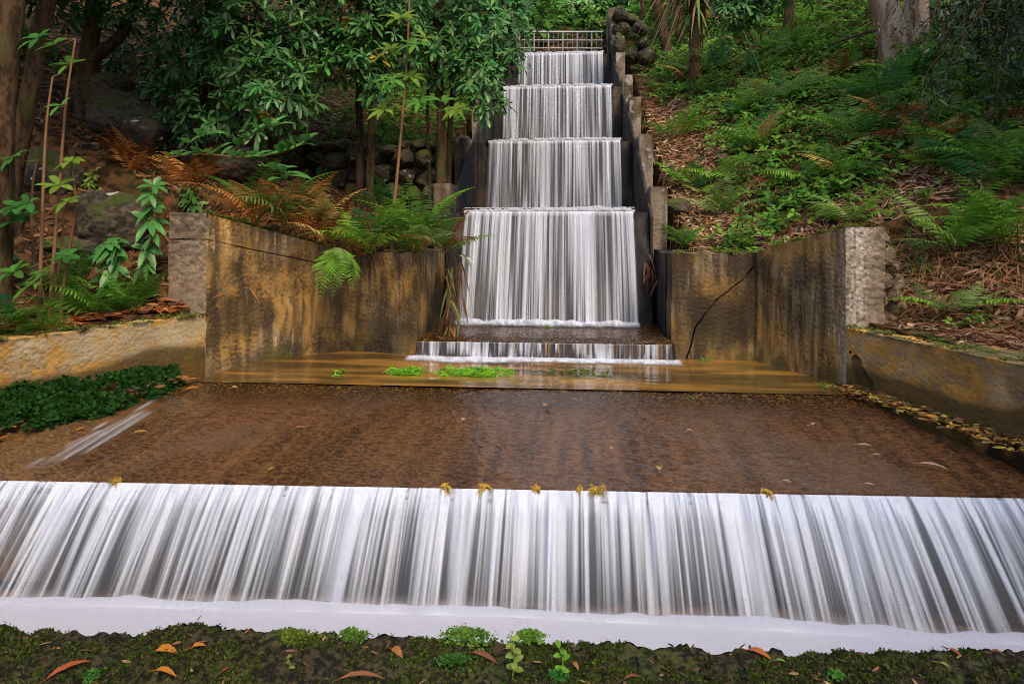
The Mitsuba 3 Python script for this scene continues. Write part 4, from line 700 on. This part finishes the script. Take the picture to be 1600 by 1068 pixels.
def ledge(x, t): x = np.asarray(x, float); t = np.broadcast_to(t, x.shape); b = np.interp(x, LX[0], back[0]); return np.stack([x, b - 1.7 * t, rgi(np.stack([np.clip(t, 0, 1), np.clip(x, -5, 5)], -1))], -1)
m = 60000; x = U(-3.6, 3.6, m); tt = U(.005, .30, m); k = nz(x, tt * 1.7, 3.2, 14) * .6 + .4 * nz(x, tt * 1.7, 11, 15) + .1 * np.exp(-((x + .1) / .8) ** 2) > U(.50, .66, m); x, tt = x[k], tt[k]; q = ledge(x, tt)
m = len(x); Cm = np.array([(.09, .15, .022), (.05, .09, .018), (.11, .10, .032), (.035, .055, .016)])[rng.integers(0, 4, m)] * U(.5, 1.3, (m, 1))
obj('moss_growth', shape(leaves(q, nrm(rng.normal(size=(m, 3)) * .7 + [0, -.1, 1]), rng.normal(size=(m, 3)), U(.008, .026, m), U(.003, .008, m), Cm, 'tiny', .3, .2), 'soft_leaf'), kind='stuff', label='short moss and tiny weeds on the ledge')
def ledge_px(px, py):
    d = np.arange(2.6, 4.4, .004); p = CAM + ray(px, py)[None] * d[:, None]; b = np.interp(p[:, 0], LX[0], back[0]); tq = np.clip((b - p[:, 1]) / 1.7, 0, 1)
    ok = (p[:, 1] < b) & (p[:, 2] < rgi(np.stack([tq, np.clip(p[:, 0], -5, 5)], -1))); return p[np.argmax(ok)] if ok.any() else p[-1]
for lab, px, py, rpx, n, c in (('broad pale green liverwort cushion on the ledge, left of the pale sprout', 725, 1000, 42, 240, (.17, .34, .06)), ('round liverwort cushion on the ledge just right of the pale sprout', 828, 1000, 25, 130, (.18, .36, .06)), ('flat liverwort patch near the middle left of the ledge', 548, 999, 28, 130, (.14, .29, .05)), ('yellowish liverwort patch on the ledge rim, leftmost of the patches', 455, 1000, 30, 190, (.17, .24, .04)),
                               ('loose green weed cushion below the broad liverwort', 710, 1038, 30, 100, (.09, .24, .05)), ('small weed cushion at the bottom of the picture beside the curled leaf', 145, 1062, 16, 60, (.10, .28, .06)), ('dark green weed tuft on the bottom edge right of the round-leaved seedling', 870, 1064, 18, 60, (.06, .24, .06)), ('green weed tuft on the ledge near the bottom edge, below the red leaf', 1308, 1062, 10, 34, (.12, .32, .06))):
    c0 = ledge_px(px, py); r = px2m(rpx, 3.3) * 1.15; a, rr = U(0, 6.28, n), np.abs(rng.normal(size=n)) * .5; rr = rr * (.6 + .8 * meshkit.noise(np.stack([np.cos(a) * 1.7 + px, np.sin(a) * 1.7, a * 0], -1)))
    q = c0 + np.stack([np.cos(a) * rr * r, np.sin(a) * rr * r * .55, .022 * np.maximum(0, 1 - rr**2) + U(0, .012, n)], -1)
    v = rosettes(q, nrm(np.stack([np.cos(a) * rr * .5, np.sin(a) * rr * .5 - .3, a * 0 + 1], -1)), U(.010, .018, n), np.array(c) * .62 * U(.5, 1.5, (n, 1)), 5, 'oval', .42, .2)
    say(obj('liverwort', shape(v, 'soft_leaf')), lab, 'plant')
for lab, px, py, hh_, sz, nn, c in (('seedling with rounded green leaves standing on the ledge', 876, 1058, .13, .042, 7, (.16, .36, .05)), ('pale wilted sprout in the middle of the ledge', 800, 1060, .17, .05, 9, (.26, .38, .09)), ('tiny two-leaved sprout on the left part of the ledge', 450, 1045, .05, .03, 4, (.2, .28, .06))):
    t = thing('seedling', lab, 'seedling'); c0 = ledge_px(px, py); p = stem(t, [c0 + [0, 0, -.01], c0 + [.01, 0, hh_ * .5], c0 + [-.005, .0, hh_]], .004, .002, np.array(c) * .8, 8, 5)
    for k in range(nn):
        i_ = int(np.interp(k, [0, nn - 1], [2, 7])); a = 2.4 * k; leaf_part(t, p[i_], [math.cos(a), math.sin(a) - .3, .45], sz * U(.8, 1.2), sz * .30, np.array(c) * U(.8, 1.2), 'oval', .25)
# fallen leaves one can point to
def fallen(label, q, ang, L, W, c, n_=(0, -.25, 1), curl=.15, fold=.4, kind='lance'):
    L, W, c = L * .72, W * .72, np.array(c) * .72; curl, fold = curl + U(.1, .35), fold + U(.1, .5); D = nrm([math.cos(math.radians(ang)), math.sin(math.radians(ang)), .16 + curl * .4])
    p = np.asarray(q, float); v = leaves(p + [0, 0, .016], D, n_, L, W, c, kind, curl, fold)
    ts = np.linspace(0, 1, 4)[:, None]; stalk = tube(p + [0, 0, .016] - D * .035 * ts, [.0025] * 4, 4, np.array(c) * .7)
    return say(obj('fallen_leaf', shape(cat([v, stalk]), 'dry_leaf')), label, 'leaf')
OR, RD, DK = (.50, .19, .02), (.38, .085, .03), (.17, .06, .03)
for lab, px, py, a, L, W, c in (('big orange curled leaf on the left part of the ledge', 243, 1022, 5, .16, .030, OR), ('smaller orange leaf touching the big orange curled one', 300, 1016, 20, .09, .018, OR), ('long rust leaf at the bottom left of the ledge', 72, 1066, 55, .26, .022, RD), ('orange boat-shaped leaf on the bottom edge of the ledge', 243, 1052, -8, .16, .018, OR),
        ('short red brown leaf standing on the ledge near the boat-shaped one', 345, 1056, 60, .08, .012, DK), ('folded brown orange leaf left of the liverwort cushions', 612, 1018, -40, .13, .026, (.42, .17, .05)), ('long dark brown leaf along the bottom edge', 530, 1066, 14, .28, .018, (.26, .10, .04)), ('dark curved leaf left of the pale sprout', 737, 1024, -28, .22, .020, (.22, .09, .045)), ('brown pointed leaf beside the round-leaved seedling', 895, 1040, -60, .08, .016, (.33, .17, .06)),
        ('bright orange leaf on the ledge right of the seedling', 938, 1004, -3, .10, .020, OR), ('large spotted orange leaf on the right half of the ledge', 1170, 1020, -32, .16, .022, (.45, .13, .03)), ('green fallen leaf beside the large spotted orange one', 1212, 1036, -5, .07, .010, (.13, .28, .05)), ('wide dark red leaf draped over the ledge rim at the right', 1338, 1006, -5, .15, .026, RD), ('upright red leaf at the right of the ledge', 1482, 1018, -65, .10, .014, RD), ('thin dark stick-like leaf on the ledge rim between the two red leaves', 1400, 1014, -8, .2, .012, DK),
        ('small brown leaf on the ledge left of the spotted orange one', 1098, 1000, -50, .08, .009, (.33, .15, .05)), ('thin yellow leaf on the right half of the ledge below the red ones', 1468, 1040, -40, .06, .009, (.34, .3, .05)), ('reddish leaf at the far right of the ledge', 1548, 1022, -10, .08, .012, DK), ('brown leaf on the bottom edge right of the seedling', 975, 1066, 25, .13, .012, DK), ('tan leaf flat on the ledge rim right of centre', 1140, 994, 0, .13, .008, (.34, .2, .1))):
    fallen(lab, ledge_px(px, py), a, L, W, c)
def slab_px(px, py):
    r = ray(px, py); d = (-.63 - 1.5 + .1 * CAM[1]) / (r[2] - .1 * r[1]); return CAM + r * d + [0, 0, .012]
for lab, px, py, a, L, W, c in (('orange leaf on the slab near the side stream', 290, 613, 35, .17, .030, (.52, .22, .03)), ('orange leaf by the dark bank of the side stream', 118, 678, 60, .1, .025, OR), ('yellow leaf caught at the slab corner near the stream', 208, 682, 30, .15, .022, (.45, .25, .05)), ('tan upright leaf in the middle of the slab', 722, 662, 50, .07, .03, (.5, .3, .16)), ('brown leaf stuck below the pool rim, right of centre', 850, 640, 60, .10, .04, (.33, .16, .09)),
        ('small yellow leaf near the slab front on the left', 420, 740, 60, .07, .016, (.4, .3, .04)), ('small tan leaf near the pool rim at the left', 362, 610, 20, .07, .03, (.48, .36, .14)), ('pink tan long leaf on the right of the slab', 1435, 730, -30, .26, .025, (.55, .32, .22)), ('pale leaf on the right half of the slab above the long one', 1340, 700, -20, .13, .018, (.55, .37, .26)), ('small yellow leaf above the front fall, right of centre', 955, 707, 70, .06, .02, (.52, .38, .14)),
        ('small tan leaf near the front of the slab right of centre', 1030, 740, 80, .08, .03, (.5, .33, .14)), ('orange leaf on the slab right of centre', 1072, 678, 0, .09, .02, (.48, .2, .06)), ('small pale leaf near the right wall foot', 1365, 716, -10, .07, .016, (.55, .36, .15)), ('tiny cream leaf on the middle of the slab', 1268, 668, 10, .05, .016, (.6, .5, .35)), ('small pale leaf at the right end of the front lip', 1350, 762, -20, .09, .014, (.5, .33, .22)), ('orange red leaf on the slab left of centre', 460, 674, 20, .12, .016, (.45, .16, .04)), ('pale leaf on the front lip right of centre', 1222, 757, -10, .09, .012, (.52, .36, .25))):
    fallen(lab, slab_px(px, py), a, L, W, c, (0, -.1, 1), .05, .2, 'oval' if W > .02 else 'lance')
for lab, px, w in (('yellow green weed clump caught on the front lip, widest of them', 932, .10), ('yellow weed clump on the front lip left of centre', 757, .06), ('green and yellow weed hanging over the front lip', 697, .055), ('yellow weed clump on the front lip at the left', 168, .05), ('small yellow weed on the front lip at the right', 1195, .05), ('small ochre weed on the front lip near the middle', 838, .04), ('ochre weed beside the widest clump on the front lip', 905, .04)):
    q0 = slab_px(px, 766); q0[1] = lip_y(q0[0]); q0[2] = -.19; w *= .6; n = int(1100 * w) + 10; a = U(0, 6.28, n)
    say(obj('lip_weed', shape(leaves(q0 + np.stack([U(-w, w, n) * .6, U(-.02, .04, n), U(.0, .03, n)], -1), np.stack([np.cos(a) * .7, U(-1, .1, n), U(-.7, .4, n)], -1), [0, -.3, 1], U(.4, 1.0, n) * (w + .02), .006, np.array((.56, .27, .04)) * U(.5, 1.2, (n, 1)) * np.stack([U(.5, 1, n), np.ones(n), np.ones(n)], -1), 'blade', .6, .2), 'dry_leaf')), lab, 'weed')
m = 260; q = ledge(U(-3, 3, m), U(.01, .26, m))
obj('ledge_litter', shape(lying(q, np.tile([0, 0, 1.0], (m, 1)), 0, .05, .006, [(.20, .09, .04), (.10, .05, .03), (.26, .15, .07), (.05, .04, .03)], lift=.02, steep=.4), 'dry_leaf'), kind='stuff', label='small dark bits of leaf and twig on the mossy ledge')
# water weed in the pool
for lab, px, py, w, n in (('small bright green water weed patch in the pool, left one', 634, 584, .16, 150), ('large bright green water weed patch in the pool', 742, 585, .34, 330), ('faint green weed sunk in the pool right of centre', 900, 585, .30, 50), ('tiny weed sprig in the pool near the wing wall', 533, 584, .04, 14)):
    q0 = at(px, py, 1.5 * F / (py - HOR)); q0[2] = .015; a = U(0, 6.28, n)
    q = q0 + np.stack([np.clip(rng.normal(size=n) * .5, -1, 1) * w, U(-.16, .16, n), U(-.008, .012, n)], -1)
    say(obj('water_weed', shape(leaves(q, np.stack([np.cos(a), np.sin(a) * .5, U(0.1, .9, n)], -1), [0, -.6, 1], U(.06, .16, n), .008, np.array((.20, .48, .04) if 'faint' not in lab else (.10, .17, .03)) * U(.4, 1.3, (n, 1)), 'blade', .5, .2), 'soft_leaf')), lab, 'water plant')
for lab, px, py in (('few grass blades trailing over the pool rim onto the slab', 1075, 620), ('thin yellow blades on the pool rim near the right wall', 1225, 620)):
    tuft(lab, slab_px(px, py) + [0, 0, -.01], 9, .22, [(.32, .36, .06)], .5, w=.005, lean=(.2, -1.4, -.5))
for lab, px, py, n, L in (('grass sprig at the foot of the right low wall', 1490, 655, 22, .17), ('small green sprig on the split wall foot', 1102, 560, 20, .08), ('green sprig at the foot of the right wing wall', 1288, 600, 14, .08), ('small weed on the apron step under the lowest fall', 857, 511, 16, .07)):
    d = 6.2 if px > 1280 else 7.6; 
    if px == 857: d = 8.35
    if px == 1490: d = 5.35
    tuft(lab, at(px, py, d - .03), n, L, [(.13, .30, .05)], .6)
# creeper against the left low wall
m = 4200; s_ = U(.17, 1.35, m); ang = U(0, 1, m); hgt = .02 + .16 * nz(s_ * 4, s_ * 0, 1.2, 3) * np.sin(np.pi * np.clip(s_ * .8 + .1, 0, 1)); wd = np.interp(s_, [-.05, .1, .5, 1, 1.3], [.2, .4, 1.0, .75, .6])
wx, wy = -3.52 - s_ * 1.05, 6.9 - s_ * 1.98
q = np.stack([wx + .03 + .46 * ang * wd, wy - .52 * ang * wd, hgt * (1 - ang ** 1.3) + U(-.02, .05, m) - .09 * ang], -1)
k_ = nz(q[:, 0] * 1, q[:, 1], 2.4, 17) > .36; q, ang, m = q[k_], ang[k_], int(k_.sum()); q[:, 2] += .05 * (nz(q[:, 0], q[:, 1], 6, 18) - .3)
A = nrm(np.stack([.5 + .2 * ang, -.7 + 0 * ang, .5 + .4 * ang], -1) + rng.normal(size=(m, 3)) * .35)
obj('creeper', shape(rosettes(q, A, U(.03, .05, m), np.array((.017, .055, .012)) * U(.4, 1.9, (m, 1)), 3, 'oval', .42, .2), 'soft_leaf'), kind='stuff', label='dense dark green creeper at the foot of the left low wall')
q = np.stack([U(2.9, 3.7, 500), U(4.5, 6.5, 500), U(.0, .04, 500)], -1); q[:, 0] = np.interp(q[:, 1], [4.5, 4.98, 6.63], [3.58, 3.42, 2.87]) - .03 - U(0, .22, 500)
obj('wet_litter', shape(lying(q, np.tile([0, 0, 1.0], (500, 1)), 0, .08, .012, [(.42, .2, .03), (.2, .1, .04), (.1, .055, .03), (.3, .27, .05)], lift=.03), 'dry_leaf'), kind='stuff', label='wet yellow and brown leaves along the right wall foot')
q = np.stack([U(-4.9, -3.1, 420), U(4.2, 6.3, 420), U(-.06, .02, 420)], -1); q[:, 0] = np.interp(q[:, 1], [4.2, 6.3], [-4.25, -3.35]) - U(0, .35, 420); q[:, 2] = np.interp(q[:, 1], [4.2, 6.3], [-.17, .0]) + U(.0, .05, 420)
obj('wet_litter', shape(lying(q, np.tile([0, 0, 1.0], (420, 1)), 0, .11, .013, [(.40, .14, .03), (.06, .04, .03), (.05, .035, .03), (.2, .1, .04)], lift=.03), 'dry_leaf'), kind='stuff', label='dark wet leaves along the side stream bank')
# hanging dead leaves beside the falls
for lab, px, py, d, n, cc in (('dead brown fern leaves hanging beside the lowest fall, one tip pale', 712, 395, 8.0, 60, [(.24, .12, .05), (.16, .2, .05), (.12, .055, .03)]), ('brown roots dangling from the right stepped pier', 1022, 405, 8.9, 26, [(.24, .09, .045), (.16, .065, .035)])):
    t = thing('hanging_leaves', lab, 'plant'); c0 = at(px, py, d)
    q = c0 + np.stack([U(-.12, .10, n), U(-.1, .1, n), -U(0, .9 if n > 30 else .3, n)], -1)
    obj('dead_leaf', shape(leaves(q, np.stack([U(-.5, .5, n), U(-.5, .2, n), U(-1.3, -.1, n)], -1), rng.normal(size=(n, 3)), U(.12, .30, n), .012, np.array(cc)[rng.integers(0, len(cc), n)] * U(.5, 1.2, (n, 1)), 'blade', .5, .3), 'dry_leaf'), t, kind='stuff')
    obj('stem', shape(tube(smooth_path([c0 + [-.05, .1, .05], c0 + [0, 0, -.1], c0 + [.03, -.02, -.85 if n > 30 else -.35]], 10), np.linspace(.014, .004, 10), 5, (.16, .08, .04)), 'stem'), t)
    if n > 30: obj('pale_tip', shape(leaves(c0 + [.05, -.1, -.02], [.9, -.2, -.15], [0, -.3, 1], .2, .02, (.62, .60, .5), 'lance', .3), 'dry_leaf'), t)
